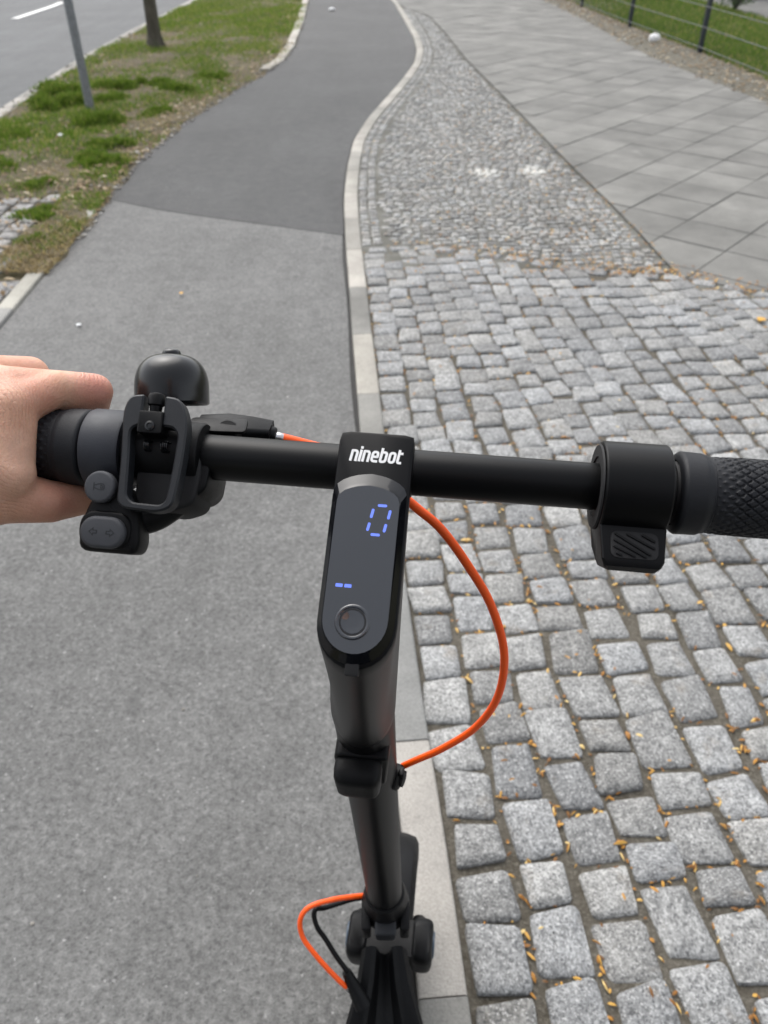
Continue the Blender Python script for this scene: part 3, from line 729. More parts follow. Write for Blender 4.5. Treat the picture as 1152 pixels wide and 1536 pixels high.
def pebbles(name, pts, smin, smax):
    V, Fc = [], []
    base = [(1, 0, 0), (0, 1, 0), (-1, 0, 0), (0, -1, 0), (0, 0, 1), (.6, .6, .62), (-.6, .55, .6), (-.55, -.6, .6), (.6, -.6, .6)]
    fac = [(0, 5, 8), (0, 1, 5), (1, 6, 5), (1, 2, 6), (2, 7, 6), (2, 3, 7), (3, 8, 7), (3, 0, 8), (4, 5, 6), (4, 6, 7), (4, 7, 8), (4, 8, 5)]
    for (x, y, z) in pts:
        s = smin + (smax - smin) * random.random() ** 3; a = random.random() * 6.28; c, q = math.cos(a), math.sin(a); e = .6 + .4 * random.random(); b = len(V)
        for u, v, w in base: V.append((x + s * (c * u - q * v * e), y + s * (q * u + c * v * e), z + s * .7 * w))
        Fc += [tuple(i + b for i in f) for f in fac]
    return tag(obj(name, (V, Fc), M_PEB, smooth=False), kind='stuff')
pp = []
for _ in range(1300):
    y = 4.2 + 13 * random.random() ** 1.4; x = PL(y) + .03 - .5 * random.random() ** 2.2; pp.append((x, y, -.002 if y < 5 else .002))
for _ in range(700):
    y = 4.8 + 9 * random.random(); x = RE(y) - .1 + .35 * random.random(); pp.append((x, y, 0))
for _ in range(1400):
    y = 6.5 + 12 * random.random(); x = SR(y) + (FL(y) - SR(y)) * random.random(); pp.append((x, y, -.006))
pebbles("pebbles", pp, .004, .02)
pp = [(PL(y) + (KRs(y) - PL(y) - .1) * random.random(), y, -.003) for y in (.3 + 3.8 * np.random.default_rng(3).random(120))]
pebbles("grit", pp, .0015, .0045)

# ------------------------------------------------------------------ street furniture, fence, tree, small things
def sub(name, VF, mat, parent, **k): return obj(name, VF, mat, parent, WM[parent.name], **k)
pole = empty("sign_pole", (-2.531, 7.46, 0), "slim grey steel pole standing in the grass verge beside the road", "pole")
sub("post", lathe([(.036, -.3), (.036, 2.7)], 24), M_POLE, pole)
sub("cap", lathe([(.0385, 2.68), (.0385, 2.71), (.02, 2.725)], 24), M_POLE, pole)
sub("collar", lathe([(.048, -.01), (.046, .012), (.037, .02)], 24), M_POLE, pole)
tree = empty("street_tree", (-2.825, 11.17, 0), "young street tree with slim grey brown trunk in the grass verge", "tree")
def bark_trunk():
    prof = [(-.1, .125), (.0, .118), (.05, .094), (.13, .081), (.3, .076), (.7, .072), (1.3, .068), (2.0, .062), (2.6, .055), (3.4, .035)]
    rings = []
    for k, (z, r) in enumerate(prof):
        rings.append([((r * (1 + .06 * math.sin(3 * t + z * 2) + .04 * math.sin(7 * t - z) + (.12 * math.sin(5 * t) if z < .1 else 0))) * math.cos(t) + .01 * math.sin(z * 2), r * (1 + .06 * math.sin(3 * t + z * 2) + .04 * math.sin(7 * t - z)) * math.sin(t), z) for t in np.linspace(0, 2 * math.pi, 28, endpoint=False)])
    return loft(rings)
sub("trunk", bark_trunk(), M_BARK, tree)
limbs = []; ends = []
for k in range(11):
    a = k * 2.4; z0 = 2.1 + .12 * k; L = 1.5 - .06 * k
    p = [(0, 0, z0), (.35 * L * math.cos(a), .35 * L * math.sin(a), z0 + .4 * L), (.75 * L * math.cos(a + .2), .75 * L * math.sin(a + .2), z0 + 1.0 * L), (.95 * L * math.cos(a + .1), .95 * L * math.sin(a + .1), z0 + 1.5 * L)]
    limbs.append(tube(p, (.032, .02, .006), 8, 14)); ends += [(p, t) for t in (.4, .6, .8, 1.0)]
sub("limbs", join(*limbs), M_BARK, tree)
V, Fc = [], []
for _ in range(3600):
    p, t = random.choice(ends); q = resample(p, 11)[int(t * 10)] + np.random.default_rng(len(V)).normal(0, .22, 3); u = np.random.default_rng(len(V) + 1).normal(0, 1, (2, 3)); u /= np.linalg.norm(u, axis=1)[:, None]; s = .03; b = len(V)
    V += [q - u[0] * s, q + u[1] * s * .6, q + u[0] * s, q - u[1] * s * .6]; Fc.append((b, b + 1, b + 2, b + 3))
sub("crown", (V, Fc), M_LEAF, tree, smooth=False)

fence = empty("mesh_fence", (FL(10.7), 10.7, 0), "dark wire mesh fence with slim posts along the lawn edge", "fence")
ys_ = [5.75, 8.25, 10.735, 13.18, 15.77, 18.3, 20.8]
for y in ys_:
    x = FL(y); d = (FL(y + .5) - FL(y - .5)); a = -math.atan(d)
    W = Matrix.Translation((x, y, 0)) @ Matrix.Rotation(a, 4, 'Z')
    p = obj("fence_post", prism(rrect(.045, .06, .004, 3), -.2, 1.26, basis((0, 0, 0), (1, 0, 0), (0, 1, 0)), .003, 2), M_FEN, fence, W)
    obj("post_cap", prism(rrect(.049, .064, .004, 3), 1.26, 1.272, basis((0, 0, 0), (1, 0, 0), (0, 1, 0)), .003, 2), M_DARK, p, W)
for ya, yb in zip(ys_[:-1], ys_[1:]):
    A = np.array((FL(ya) - .034, ya, 0)); Bq = np.array((FL(yb) - .034, yb, 0)); parts = []
    d = (Bq - A) / np.linalg.norm(Bq - A); nrm = np.array((d[1], -d[0], 0))
    def wire(a, b, r): 
        t = (b - a) / np.linalg.norm(b - a); u = np.cross(t, nrm); 
        return loft([[q + r * (nrm * cx_ + u * cy_) for cx_, cy_ in ((1, 0), (0, 1), (-1, 0), (0, -1))] for q in (a, b)], True, False)
    hz = [wire(A + (0, 0, z), Bq + (0, 0, z), .0042) for z in (.06, .26, .46, .66, .86, 1.06, 1.22)]
    L = np.linalg.norm(Bq - A); vt = [wire(A + d * s + nrm * .005 + (0, 0, .03), A + d * s + nrm * .005 + (0, 0, 1.25), .0022) for s in np.arange(.03, L, .05)]
    o = obj("mesh_panel", join(*hz, *vt), M_WIRE, fence); o['kind'] = 'stuff'

def crumple(name, loc, r, mat, label, cat, flat=.75, seed=1, group=None):
    g = np.random.default_rng(seed); rings = []
    for k, ph in enumerate(np.linspace(.12, math.pi - .12, 9)):
        rings.append([np.array((math.sin(ph) * math.cos(t), math.sin(ph) * math.sin(t), math.cos(ph) * flat)) * r * (1 + g.normal(0, .11)) for t in np.linspace(0, 2 * math.pi, 14, endpoint=False)])
    o = obj(name, loft(rings), mat, None, Matrix.Translation((loc[0], loc[1], loc[2] + r * flat * .8)), smooth=False); return tag(o, label, cat, group)
crumple("crumpled_paper", (3.46, 11.63, 0), .065, M_PAPER, "white crumpled paper ball lying at the foot of the fence", "litter", seed=2)
crumple("paper_scrap", (-.851, 15.16, .004), .05, M_PAPER, "white paper scrap lying on the far dark cycle path", "litter", .45, 5)
crumple("paper_scrap", (-2.46, 6.46, .01), .022, M_PAPER, "small white scrap on bare soil of the verge nearest the pole", "litter", .5, 6)
crumple("paper_scrap", (-1.30, 3.12, 0), .010, M_PAPER, "tiny white scrap on the light grey asphalt near the hand", "litter", .4, 7)
def leaf(name, x, y, z, L, mat, label, rot):
    V, Fc = [], []; n = 9
    for i in range(n):
        t = i / (n - 1); w = .42 * math.sin(math.pi * min(1, t * .93 + .05)) ** .8
        for s in (-1, 0, 1): V.append(((t - .5) * L, s * w * L, .006 + (.10 * abs(s) + .06 * math.sin(t * 5)) * L * .5))
    for i in range(n - 1):
        for k in (0, 1): a = i * 3 + k; Fc.append((a, a + 1, a + 4, a + 3))
    VV = V + [(p[0], p[1], p[2] - .0006) for p in V]; m = len(V); FF = Fc + [tuple(i + m for i in f[::-1]) for f in Fc]
    return tag(obj(name, (VV, FF), mat, None, Matrix.Translation((x, y, z)) @ Matrix.Rotation(rot, 4, 'Z')), label, "leaf")
leaf("fallen_leaf", 1.62, 3.16, .004, .045, M_LEAFY, "bright yellow leaf lying on the cobbles near the slabs", .7)
leaf("fallen_leaf", -.93, 3.45, .002, .022, M_LEAFY, "tiny yellowish leaf on the light grey asphalt path", 1.9)
shrub = empty("bare_shrub", (5.72, 15.1, 0), "small bare twiggy shrub at the lawn edge behind the fence", "shrub")
tw = []
for k in range(46):
    a = k * 2.399; L = .35 + .3 * random.random(); s = .12 + .3 * random.random()
    tw.append(tube([(0, 0, 0), (s * .4 * math.cos(a), s * .4 * math.sin(a), L * .5), (s * math.cos(a + .3), s * math.sin(a + .3), L)], (.007, .003), 5, 6))
sub("twigs", join(*tw), M_BARK, shrub)
V, Fc = [], []
for k in range(700):
    a = random.random() * 6.28; q = np.array((.3 * math.cos(a) * random.random(), .3 * math.sin(a) * random.random(), .08 + .4 * random.random())); u = rng.normal(0, 1, (2, 3)); u /= np.linalg.norm(u, axis=1)[:, None]; s = .022; b = len(V)
    V += [q - u[0] * s, q + u[1] * s * .6, q + u[0] * s, q - u[1] * s * .6]; Fc.append((b, b + 1, b + 2, b + 3))
sub("leaves", (V, Fc), M_LEAF, shrub, smooth=False)
board = empty("blue_board", (7.45, 17.2, 0), "blue painted board standing behind the yard path", "board")
Wb = Matrix.Translation((7.45, 17.2, 0)) @ Matrix.Rotation(R(-12), 4, 'Z')
obj("panel", prism(rrect(2.4, .06, .006, 3), .06, .9, basis((0, 0, 0), (1, 0, 0), (0, 1, 0)), .004, 2), M_BLUE, board, Wb)
for s in (-1, 1): obj("foot", prism(rrect(.09, .42, .01, 3, cx=s * .95), -.01, .058, basis((0, 0, 0), (1, 0, 0), (0, 1, 0)), .004, 2), M_DARK, board, Wb)

# ------------------------------------------------------------------ the scooter
# steering head frame: origin on the handlebar axis, x along the bar, y ahead, z up; turned 6.5 degrees to the right
YAW, ROLL = R(6.5), R(-.75)
ex = Vector((math.cos(YAW) * math.cos(ROLL), -math.sin(YAW) * math.cos(ROLL), math.sin(ROLL)))
ey = Vector((0, 0, 1)).cross(ex).normalized(); ez = ex.cross(ey)
WS = Matrix((ex, ey, ez)).transposed().to_4x4(); WS.translation = (-.00269, .32430, 1.20150)
scoot = empty("electric_scooter", (0, .40, 0), "black electric kick scooter with orange cables and a lit display showing zero", "scooter")
def part(name, VF, mat, parent=scoot, W=WS, **k): return obj(name, VF, mat, parent, W, **k)
X = (1, 0, 0)
part("handlebar", lathe([(.0113, -.262), (.0116, -.2615), (.0116, .2615), (.0113, .262)], 48, axis=X, ref=(0, 1, 0)), M_BLK)

# --- grips with raised diamonds
def grip(x0, x1, sgn, rad=.0186, flange=.0203, start=.019):
    """sgn=+1: inner end at x0 growing to +x"""
    L = abs(x1 - x0); n, m = 208, 190; V, Fc = [], []
    prof = [(0, flange - .0042), (.0004, flange - .0022), (.0012, flange - .0008), (.0024, flange), (.012, flange - .0003), (start - .002, rad + .0004)]
    xs = [p[0] for p in prof]; rs = [p[1] for p in prof]
    ts = list(np.linspace(0, .003, 6)) + list(np.linspace(.004, start - .002, 14)) + list(np.linspace(start - .0015, L - .009, m)) + [L - .006, L - .004, L - .002, L - .0006, L]
    for k, t in enumerate(ts):
        for i in range(n):
            th = 2 * math.pi * i / n
            if t < start - .001: r = np.interp(t, xs, rs)
            elif t < L - .008:
                q = (t - start) / .0062; u = 26 * th / (2 * math.pi)
                a = abs(((u / 1 + q) / 1.0) % 1.0 - .5); b = abs(((u - q) / 1.0) % 1.0 - .5)
                d = max(a, b) * 2; f = min(1.0, max(0.0, (t - start) / .016)); cut = .30 + .56 * f
                h = min(1.0, max(0.0, (cut - d) / .12 + .5)); r = rad - .0003 + .00085 * h * (.55 + .45 * f) * (0 if t < start else 1)
            else:
                r = {L - .006: flange, L - .004: flange, L - .002: flange - .0006}.get(t, flange - .002)
            V.append((x0 + sgn * t, r * math.cos(th), r * math.sin(th)))
    K = len(ts)
    for k in range(K - 1):
        for i in range(n):
            j = (i + 1) % n; f = (k * n + i, k * n + j, (k + 1) * n + j, (k + 1) * n + i); Fc.append(f if sgn < 0 else f[::-1])
    Fc.append(tuple((K - 1) * n + i for i in range(n))); return V, Fc
g = part("grip", grip(.1442, .262, 1, start=.0165), M_RUB); part("grip_end", lathe([(.0125, .1429), (.0150, .1431), (.0160, .147)], 40, axis=X, ref=(0, 1, 0)), M_DARK, g)
g = part("grip", grip(-.1486, -.266, -1, flange=.0200, start=.0165), M_RUB)
part("spacer", lathe([(.0125, .1404), (.0142, .1405), (.0142, .1445)], 40, axis=X, ref=(0, 1, 0)), M_DARK)
part("grip_collar", lathe([(.0196, -.1484), (.0203, -.1481), (.0207, -.1470), (.0207, -.1292), (.0202, -.1282), (.016, -.128)], 72, axis=X, ref=(0, 1, 0)), M_COLR)

# --- thumb throttle: ring round the bar running out into a ribbed paddle
TH0, TH1 = .1085, .1402
def thr_profile():
    pts = []
    for a in np.linspace(R(196), R(-100), 34): pts.append((.0228 * math.cos(a), .0228 * math.sin(a)))   # from the rider's side over the top to underneath
    n2 = np.array((-.5736, .8192)); v2 = np.array((-.8192, -.5736))
    tip = [(-.0358, -.0152), (-.0375, -.0182), (-.0360, -.0222), (-.0290, -.0262), (-.016, -.0262)]
    return pts + tip[::-1]
def thr():
    pr = thr_profile()
    # walk: rider-side top of ring -> over -> under -> paddle underside -> tip -> paddle face
    face0 = pr[0]
    out = [(p[0], p[1]) for p in pr]
    return out
tp = thr(); c0 = np.array((0.0, 0.0))
# rounded paddle corners: the paddle narrows towards its tip
def thr_solid():
    xs = [(TH0, .0012), (TH0 + .0003, .0005), (TH0 + .0010, 0), (TH1 - .0010, 0), (TH1 - .0003, .0005), (TH1, .0012)]
    rings = []
    for x, ins in xs:
        q = offset(tp, ins) if ins else [np.array(p) for p in tp]; ring = []
        for p in q:
            dd = max(0.0, (-p[0] * .8192 - p[1] * .5736) - .0285) / .0130      # distance out along the paddle
            dd = min(1.0, dd); mid = (TH0 + TH1) / 2 + .0008; k = 1 - .27 * (1 - math.sqrt(max(0, 1 - dd * dd)))
            ring.append((mid + (x - mid) * k, p[0], p[1]))
        rings.append(ring)
    return loft(rings)
th = part("throttle", thr_solid(), M_BLK, angle=30)
n35 = np.array((0, -.5736, .8192)); v35 = np.array((0, .8192, .5736))
PF = None
f0 = np.array((0, tp[0][0], tp[0][1])); f1 = np.array((0, -.0358, -.0152)); fd = f1 - f0; fd /= np.linalg.norm(fd)      # paddle face direction, running out to the tip
Bp = basis((.1248, *(f0 + (f1 - f0) * .56)[1:]), (1, 0, 0), -fd)
if Bp[3][2] < 0: Bp = (Bp[0], Bp[1], Bp[2], -Bp[3])
pad = part("paddle_pad", prism(rrect(.0222, .0135, .0042, 6), -.001, .00055, Bp, .0004, 2), M_DARK, th)
rb = []
for x0_, y0_, x1_, y1_ in ((-.0092, .0052, .0075, -.0035 - .001), (-.0098, .0022, .0055, -.0057), (-.0098, -.001, .0005, -.0057), (-.0086, -.0042, -.0058, -.0056), (-.0038, .0054, .0095, -.0013), (.0032, .0054, .0096, .0022)):
    d = math.hypot(x1_ - x0_, y1_ - y0_); an = math.atan2(y1_ - y0_, x1_ - x0_)
    sh = [(x0_ + (x1_ - x0_) / 2 + u * math.cos(an) - v * math.sin(an), y0_ + (y1_ - y0_) / 2 + u * math.sin(an) + v * math.cos(an)) for u, v in rrect(d, .0013, .0006, 3)]
    part("rib", prism(sh, .0003, .0013, Bp, .0003, 2), M_PLA, th)
part("end_plate", lathe([(.0212, TH0 - .0004), (.0205, TH0 - .0012), (.0150, TH0 - .0012), (.0148, TH0 - .0002)], 48, axis=X, ref=(0, 1, 0)), M_DARK, th)
part("screw", lathe([(.0012, -.0004), (.0011, .0012)], 12, o=(TH0 - .0012, -.0135, -.0125), axis=(-1, 0, 0)), M_STEEL, th)

# --- head: slanted deck with the display, running down into the stem
C35 = .0132
def P35(u, v, h=0.0): return np.array((u, 0, 0)) + v35 * v + n35 * (C35 + h)
B35 = basis(n35 * C35, (1, 0, 0), v35)
def stem_axis(z): t = (-z - .311) / .469; return np.array((-.0095 + .0061 * t, .0600 + (-.385 - z) * .2487, z))
NR = 64
def arc_even(P, n=64):
    P = np.array(P + [P[0]]); L = np.concatenate([[0], np.cumsum(np.linalg.norm(np.diff(P, axis=0), axis=1))]); t = np.linspace(0, L[-1], n, endpoint=False)
    return [(np.interp(q, L, P[:, 0]), np.interp(q, L, P[:, 1])) for q in t]
def head_outline(ins=0.0, cxx=-.0010, hw=.0187):
    top, bot, w = .0150 - ins, -.1015 + ins, hw - ins; c = bot + w * 1.12
    right = [(w * math.cos(a), c + w * 1.12 * math.sin(a)) for a in np.linspace(-math.pi / 2, 0, 16)] + fillet([(w, c + .001), (w, top), (0, top)], .0035, 6, False)[1:]
    return arc_even([(cxx + a, b) for a, b in right] + [(cxx - a, b) for a, b in right[::-1][1:-1]], NR)
def seam_ring(r, dz=0.0):
    out = []
    for k in range(NR):
        a = 2 * math.pi * k / NR - math.pi / 2; z = -.206 + .030 * math.sin(a) + dz; A = stem_axis(z); out.append(A + np.array((r * math.cos(a), r * math.sin(a), 0)))
    return out
rings = [[P35(*p, 0.0) for p in head_outline(.0016)], [P35(*p, -.0005) for p in head_outline(.0005)], [P35(*p, -.0016) for p in head_outline(0)]]
top = np.array([P35(*p, -.0016) for p in head_outline(0)]); low = np.array(seam_ring(.0224))
nrm = np.array([P35(*p, -.02) for p in head_outline(0)])
for t in np.linspace(.06, 1, 18):
    w = t; k = (1 - t) ** 3 * .35
    rings.append(list(top * (1 - w) + low * w + (nrm - top) * k * t * 1.2))
rings.append(seam_ring(.0218, -.0010))
head = part("steering_head", loft(rings), M_BLK, angle=35)
part("bar_clamp", lathe([(.0118, -.0196), (.0124, -.0194), (.0127, -.0188), (.0127, .0168), (.0124, .0174), (.0118, .0176)], 48, axis=X, ref=(0, 1, 0)), M_BLK, head)
# glass: raised pad with polished sloping sides
def disp_outline(hw, top, bot, cxx=-.0016, rc=.009, arch=.0035):
    c = bot + hw * 1.06
    right = [(hw * math.cos(a), c + hw * 1.06 * math.sin(a)) for a in np.linspace(-math.pi / 2, 0, 18)] + fillet([(hw, c + .001), (hw, top - arch - .001), (hw * .45, top - arch * .22), (0, top)], [0, rc, .006, 0], 8, False)[1:]
    return arc_even([(cxx + a, b) for a, b in right] + [(cxx - a, b) for a, b in right[::-1][1:-1]], NR)
oo = disp_outline(.0179, -.0072, -.0992, rc=.012, arch=.005); ii = disp_outline(.0150, -.0146, -.0946)
def lerp2(A, B_, t): return [(a[0] * (1 - t) + b[0] * t, a[1] * (1 - t) + b[1] * t) for a, b in zip(A, B_)]
rg = [[P35(*p, -.001) for p in oo], [P35(*p, .0004) for p in oo], [P35(*p, .0034) for p in lerp2(oo, ii, .72)], [P35(*p, .0042) for p in lerp2(oo, ii, .90)], [P35(*p, .0045) for p in ii]]
V, Fc = loft(rg, True, False); n0 = len(rg) - 1
Fc.append(tuple(n0 * NR + i for i in range(NR)))
disp = part("display", (V, Fc), M_GLASS, angle=16); disp.data.materials.append(M_GLSIDE)
for pp_ in disp.data.polygons: pp_.material_index = 0 if len(pp_.vertices) > 4 else 1
GH = .0045
def BG(h): return basis(P35(0, 0, h), (1, 0, 0), v35)
for p0, p1 in (((2.9, -24.2), (7.3, -24.1)), ((1.0, -26.0), (.25, -30.6)), ((9.1, -26.1), (8.4, -30.6)), ((-.1, -32.9), (-.85, -37.0)), ((7.7, -33.0), (7.0, -37.1)), ((.9, -38.6), (5.3, -38.6))):
    a, b_ = np.array(p0) / 1000 + (.0003, 0), np.array(p1) / 1000 + (.0003, 0); d = b_ - a; L = np.linalg.norm(d); an = math.atan2(d[1], d[0])
    sh = [tuple((a + b_) / 2 + (u * math.cos(an) - v * math.sin(an), u * math.sin(an) + v * math.cos(an))) for u, v in rrect(L, .0013, .0006, 3)]
    part("digit_segment", prism(sh, GH - .0004, GH + .00008, BG(0)), M_LED, disp, smooth=False)
for x_ in (-10.7, -6.6): part("battery_bar", prism(rrect(.0033, .0016, .0002, 2, cx=x_ / 1000, cy=-.0639), GH - .0004, GH + .00008, BG(0)), M_LED, disp, smooth=False)
bt = part("power_button", lathe([(.0056, GH - .0012), (.0056, GH - .0001), (.0053, GH + .0002), (.004, GH + .0001), (.0002, GH - .0002)], 48, o=P35(-.0026, -.0803), axis=n35), M_GLASS, disp, angle=30)
part("button_ring", lathe([(.0064, GH - .001), (.0064, GH + .00006), (.0066, GH + .00012), (.0075, GH + .0005), (.0082, GH + .00012), (.0084, GH - .001)], 56, o=P35(-.0026, -.0803), axis=n35, caps=False), M_GLASS, bt, angle=60)
part("button_gap", lathe([(.0056, GH - .0008), (.0056, GH + .00006), (.00625, GH + .00006), (.00625, GH - .0008)], 48, o=P35(-.0026, -.0803), axis=n35, caps=False), M_DARK, bt)
part("tab", prism(rrect(.0065, .006, .001, 3, cx=-.0010, cy=-.1010), -.004, .0008, BG(0), .0006, 2), M_DARK, head)
# lettering on the head
def letter_strokes():
    s = .00163; r = .0014; out = []; x = 0.0
    xh, asc = .0062 - s, .0062 - s; wd_ = .0031
    def add(path, closed=False, rr=r): out.append((path, closed, rr))
    def n_(x): add([(x, 0 - s / 2 + s / 2), (x, xh), (x + wd_, xh), (x + wd_, 0)])
    return s, xh, wd_
def lettering():
    s = .00128; xh = .0049; w = .00262; asc = .0065; pitch = w + s + .00052; L = []; x = 0
    h = s / 2
    def n_(x): L.append((fillet([(x, -h), (x, xh), (x + w, xh), (x + w, -h)], [.0001, .0001, .0016, .0001], 4, False), False)); return x + pitch
    def i_(x): L.append(([(x, -h), (x, xh + h)], False)); L.append(([(x, xh + h + .0005), (x, xh + h + .0018)], False)); return x + s + .00052
    def e_(x): L.append((fillet([(x + h + .00001, xh * .47), (x + w, xh * .47), (x + w, xh), (x, xh), (x, 0), (x + w + h * .8, 0)], [0, .0001, .0013, .0013, .0013, 0], 4, False), False)); return x + pitch
    def b_(x): L.append((fillet([(x, asc + h), (x, 0), (x + w, 0), (x + w, xh), (x + h + .00001, xh)], [0, .0008, .0013, .0013, 0], 4, False), False)); return x + pitch
    def o_(x): L.append((fillet([(x, 0), (x + w, 0), (x + w, xh), (x, xh)], .0013, 4), True)); return x + pitch
    def t_(x): L.append((fillet([(x, asc - .0004 + h), (x, 0), (x + .0021, 0)], [0, .0009, 0], 4, False), False)); L.append(([(x + h + .00001, xh), (x + .0021, xh)], False)); return x + pitch
    for c in (n_, i_, n_, e_, b_, o_, t_): x = c(x)
    return L, s, x - .0016
Ls, sw, tot = lettering(); kx = .0258 / (tot + .0002)
parts_ = []
for k, (p, cl) in enumerate(Ls):
    q = [((a[0] + .16 * a[1]) * kx - .0131, (a[1]) * 1.0 - .0004) for a in p]
    parts_.append(stroke(q, sw, -.0002, .00006 + .000004 * k, BG(0), cl))
part("lettering", join(*parts_), M_WHITE, head, smooth=False)

# --- stem tube, folding hook, cable port
zs = [-.196, -.21, -.24, -.30, -.42, -.55, -.68, -.79]
part("stem", loft([[stem_axis(z) + np.array((.0216 * math.cos(a), .0216 * math.sin(a), 0)) for a in np.linspace(0, 2 * math.pi, 56, endpoint=False)] for z in zs]), M_BLK)
axd = stem_axis(-.4) - stem_axis(-.3); axd /= np.linalg.norm(axd)          # down the stem
out_ = np.cross(axd, (1, 0, 0)); out_ = out_ if out_[1] < 0 else -out_       # towards the rider
hk0 = stem_axis(-.266) + out_ * .0210
Bh = basis(hk0 + np.array((-.0025, 0, 0)), (1, 0, 0), -axd)
if (Bh[3] @ out_) < 0: Bh = (Bh[0], Bh[1], Bh[2], -Bh[3])
def pillow(w, h, d, B):
    o, u, v, n = B; rings = []
    for k, (hh, sc) in enumerate(((-.014, .94), (0, .98), (d * .45, 1.0), (d * .72, .965), (d * .9, .86), (d * .98, .70), (d, .45))):
        rings.append([o + u * p[0] * sc + v * (p[1] * sc + .0015 * (1 - sc)) + n * hh for p in fillet([(-w * .46, -h / 2), (w * .46, -h / 2), (w / 2, h / 2), (-w / 2, h / 2)], .0075, 6)])
    return loft(rings)
hkp = part("folding_hook", pillow(.035, .037, .0195, Bh), M_PLA, angle=60)
part("hook_slot", prism(rrect(.013, .0042, .0019, 5, cx=.0, cy=-.0145), .0085, .0165, Bh, .0004, 2), M_DARK, hkp)
part("hook_shroud", prism(fillet([(-.015, -.030), (.019, -.030), (.0215, .016), (.0205, .0215), (-.016, .0215), (-.0185, .014)], .004, 4), -.016, .0015, Bh, .002, 3), M_BLK, hkp)
gp = stem_axis(-.3365) + np.array((.0216, -.001, 0))
port = part("cable_port", lathe([(.0105, -.003), (.0105, .0022), (.0092, .0034), (.0066, .0040), (.0066, .0062), (.0035, .0068)], 36, o=gp, axis=(1, -.25, .05)), M_PLA)
part("port_clip", prism(rrect(.008, .0045, .0012, 3), .002, .0058, basis(gp + np.array((0, -.002, .0105)), (0, 1, 0), (0, 0, 1)), .0008, 2), M_PLA, port)

# --- orange brake cable: lever, behind the bar, out past the head and down in a loop to the port
cab = [(-.0600, .0334, -.0066), (-.0511, .0335, -.0085), (-.0408, .0345, -.0115), (-.020, .0375, -.018), (0.0, .034, -.028), (.0088, .030, -.036), (.0185, .0308, -.046), (.0335, .0316, -.0610), (.0515, .0316, -.0881), (.0683, .033, -.121),
       (.0805, .0321, -.1620), (.0808, .0337, -.2080), (.0690, .0409, -.2540), (.0470, .0472, -.2920), (.0270, .052, -.3180), (.0165, .0555, -.3330)]
part("brake_cable", tube(cab, .00275, 16, 150), M_ORG)

# --- left controls
n47 = np.array((0, -.68, .733)); v47 = np.array((0, .733, .68)); n47 /= np.linalg.norm(n47); v47 /= np.linalg.norm(v47)
def B47(c): return basis(n47 * c, (1, 0, 0), v47)
mm = lambda L: [(a / 1000, b / 1000) for a, b in L]
of = mm([(-118.6, -33.2), (-101.8, -34.0), (-94.6, -31.0), (-92.6, -12.0), (-92.4, 12.0), (-97.6, 23.0), (-105.4, 23.6), (-105.4, 13.6), (-116.0, 13.6), (-116.0, 23.8), (-123.4, 23.0), (-125.7, 15.5), (-123.4, -6.5), (-122.3, -30.5)])
rf = [.004, .004, .006, .02, .008, .006, .001, .0006, .0006, .001, .005, .004, .02, .005]
inn = mm([(-114.7, -30.0), (-101.0, -30.3), (-98.4, -28.0), (-96.9, -10.0), (-96.8, 5.0), (-99.6, 8.2), (-104.6, 8.4), (-105.0, 8.4), (-116.6, 8.2), (-117.0, 8.1), (-119.4, 7.0), (-120.7, 4.6), (-119.4, -6.5), (-118.0, -27.0)])
ri = [.002, .002, .003, .01, .003, .002, .0002, .0001, .0001, .0002, .0015, .002, .01, .002]
of2, in2 = fillet(of, rf, 4), fillet(inn, ri, 4)
lever = part("brake_lever", frame_prism(of2, in2, .0165, .0245, B47(0), .0009), M_LOOP, angle=32)
# body of the lever clamp behind and under the loop
def boxy(name, w, h, r, h0, h1, B, mat, parent, bev=.0012, cx=0, cy=0): return part(name, prism(rrect(w, h, r, 4, cx, cy), h0, h1, B, bev, 2), mat, parent)
part("clamp_body", prism(fillet(mm([(-119, -30), (-100, -31.5), (-89.0, -27), (-87.0, -12), (-89.5, 8), (-96, 14), (-117, 14), (-121, 6)]), .004, 4), -.018, .0115, B47(0), .002, 3), M_DARK, lever)
part("clamp_shell", prism(fillet(mm([(-101, -24), (-88.5, -22.5), (-84.2, -17.5), (-83.6, -5), (-86.5, 4), (-101, 5)]), .003, 4), -.024, .0095, B47(0), .002, 3), M_PLA, lever)
part("clamp_ring", lathe([(.0125, -.1335), (.0165, -.133), (.0172, -.1322), (.0172, -.0905), (.0165, -.0895), (.0125, -.089)], 48, axis=X, ref=(0, 1, 0)), M_PLA, lever)
part("pivot_block", prism(rrect(.0124, .0112, .0012, 4, cx=-.1108, cy=.0098), .012, .0258, B47(0), .0008, 2), M_PLA, lever)
part("pivot_screw", lathe([(.0024, .0257), (.0024, .0265), (.0014, .0268), (.0012, .0262)], 20, o=np.array((-.1105, 0, 0)) + v47 * .0078, axis=n47), M_GLOSSB, lever)
part("spring_rod", lathe([(.0017, -.118), (.0017, -.0985)], 14, o=v47 * -.0005 + n47 * .0185, axis=X), M_GLOSSB, lever)
for x_ in (-.1168, -.0995): part("rod_end", lathe([(.0036, -.0018), (.0042, -.0010), (.0042, .0010), (.0036, .0018)], 24, o=np.array((x_, 0, 0)) + v47 * -.0005 + n47 * .0185, axis=X), M_PLA, lever)
for q0, q1 in ((-.1142, -.1115), (-.1058, -.1022)):
    hel = [(q0 + (q1 - q0) * t, *((v47 * (-.0005 + .0026 * math.cos(t * 25)) + n47 * (.0185 + .0026 * math.sin(t * 25)))[1:])) for t in np.linspace(0, 1, 46)]
    part("spring", tube(hel, .00042, 6, 90), M_GLOSSB, lever)
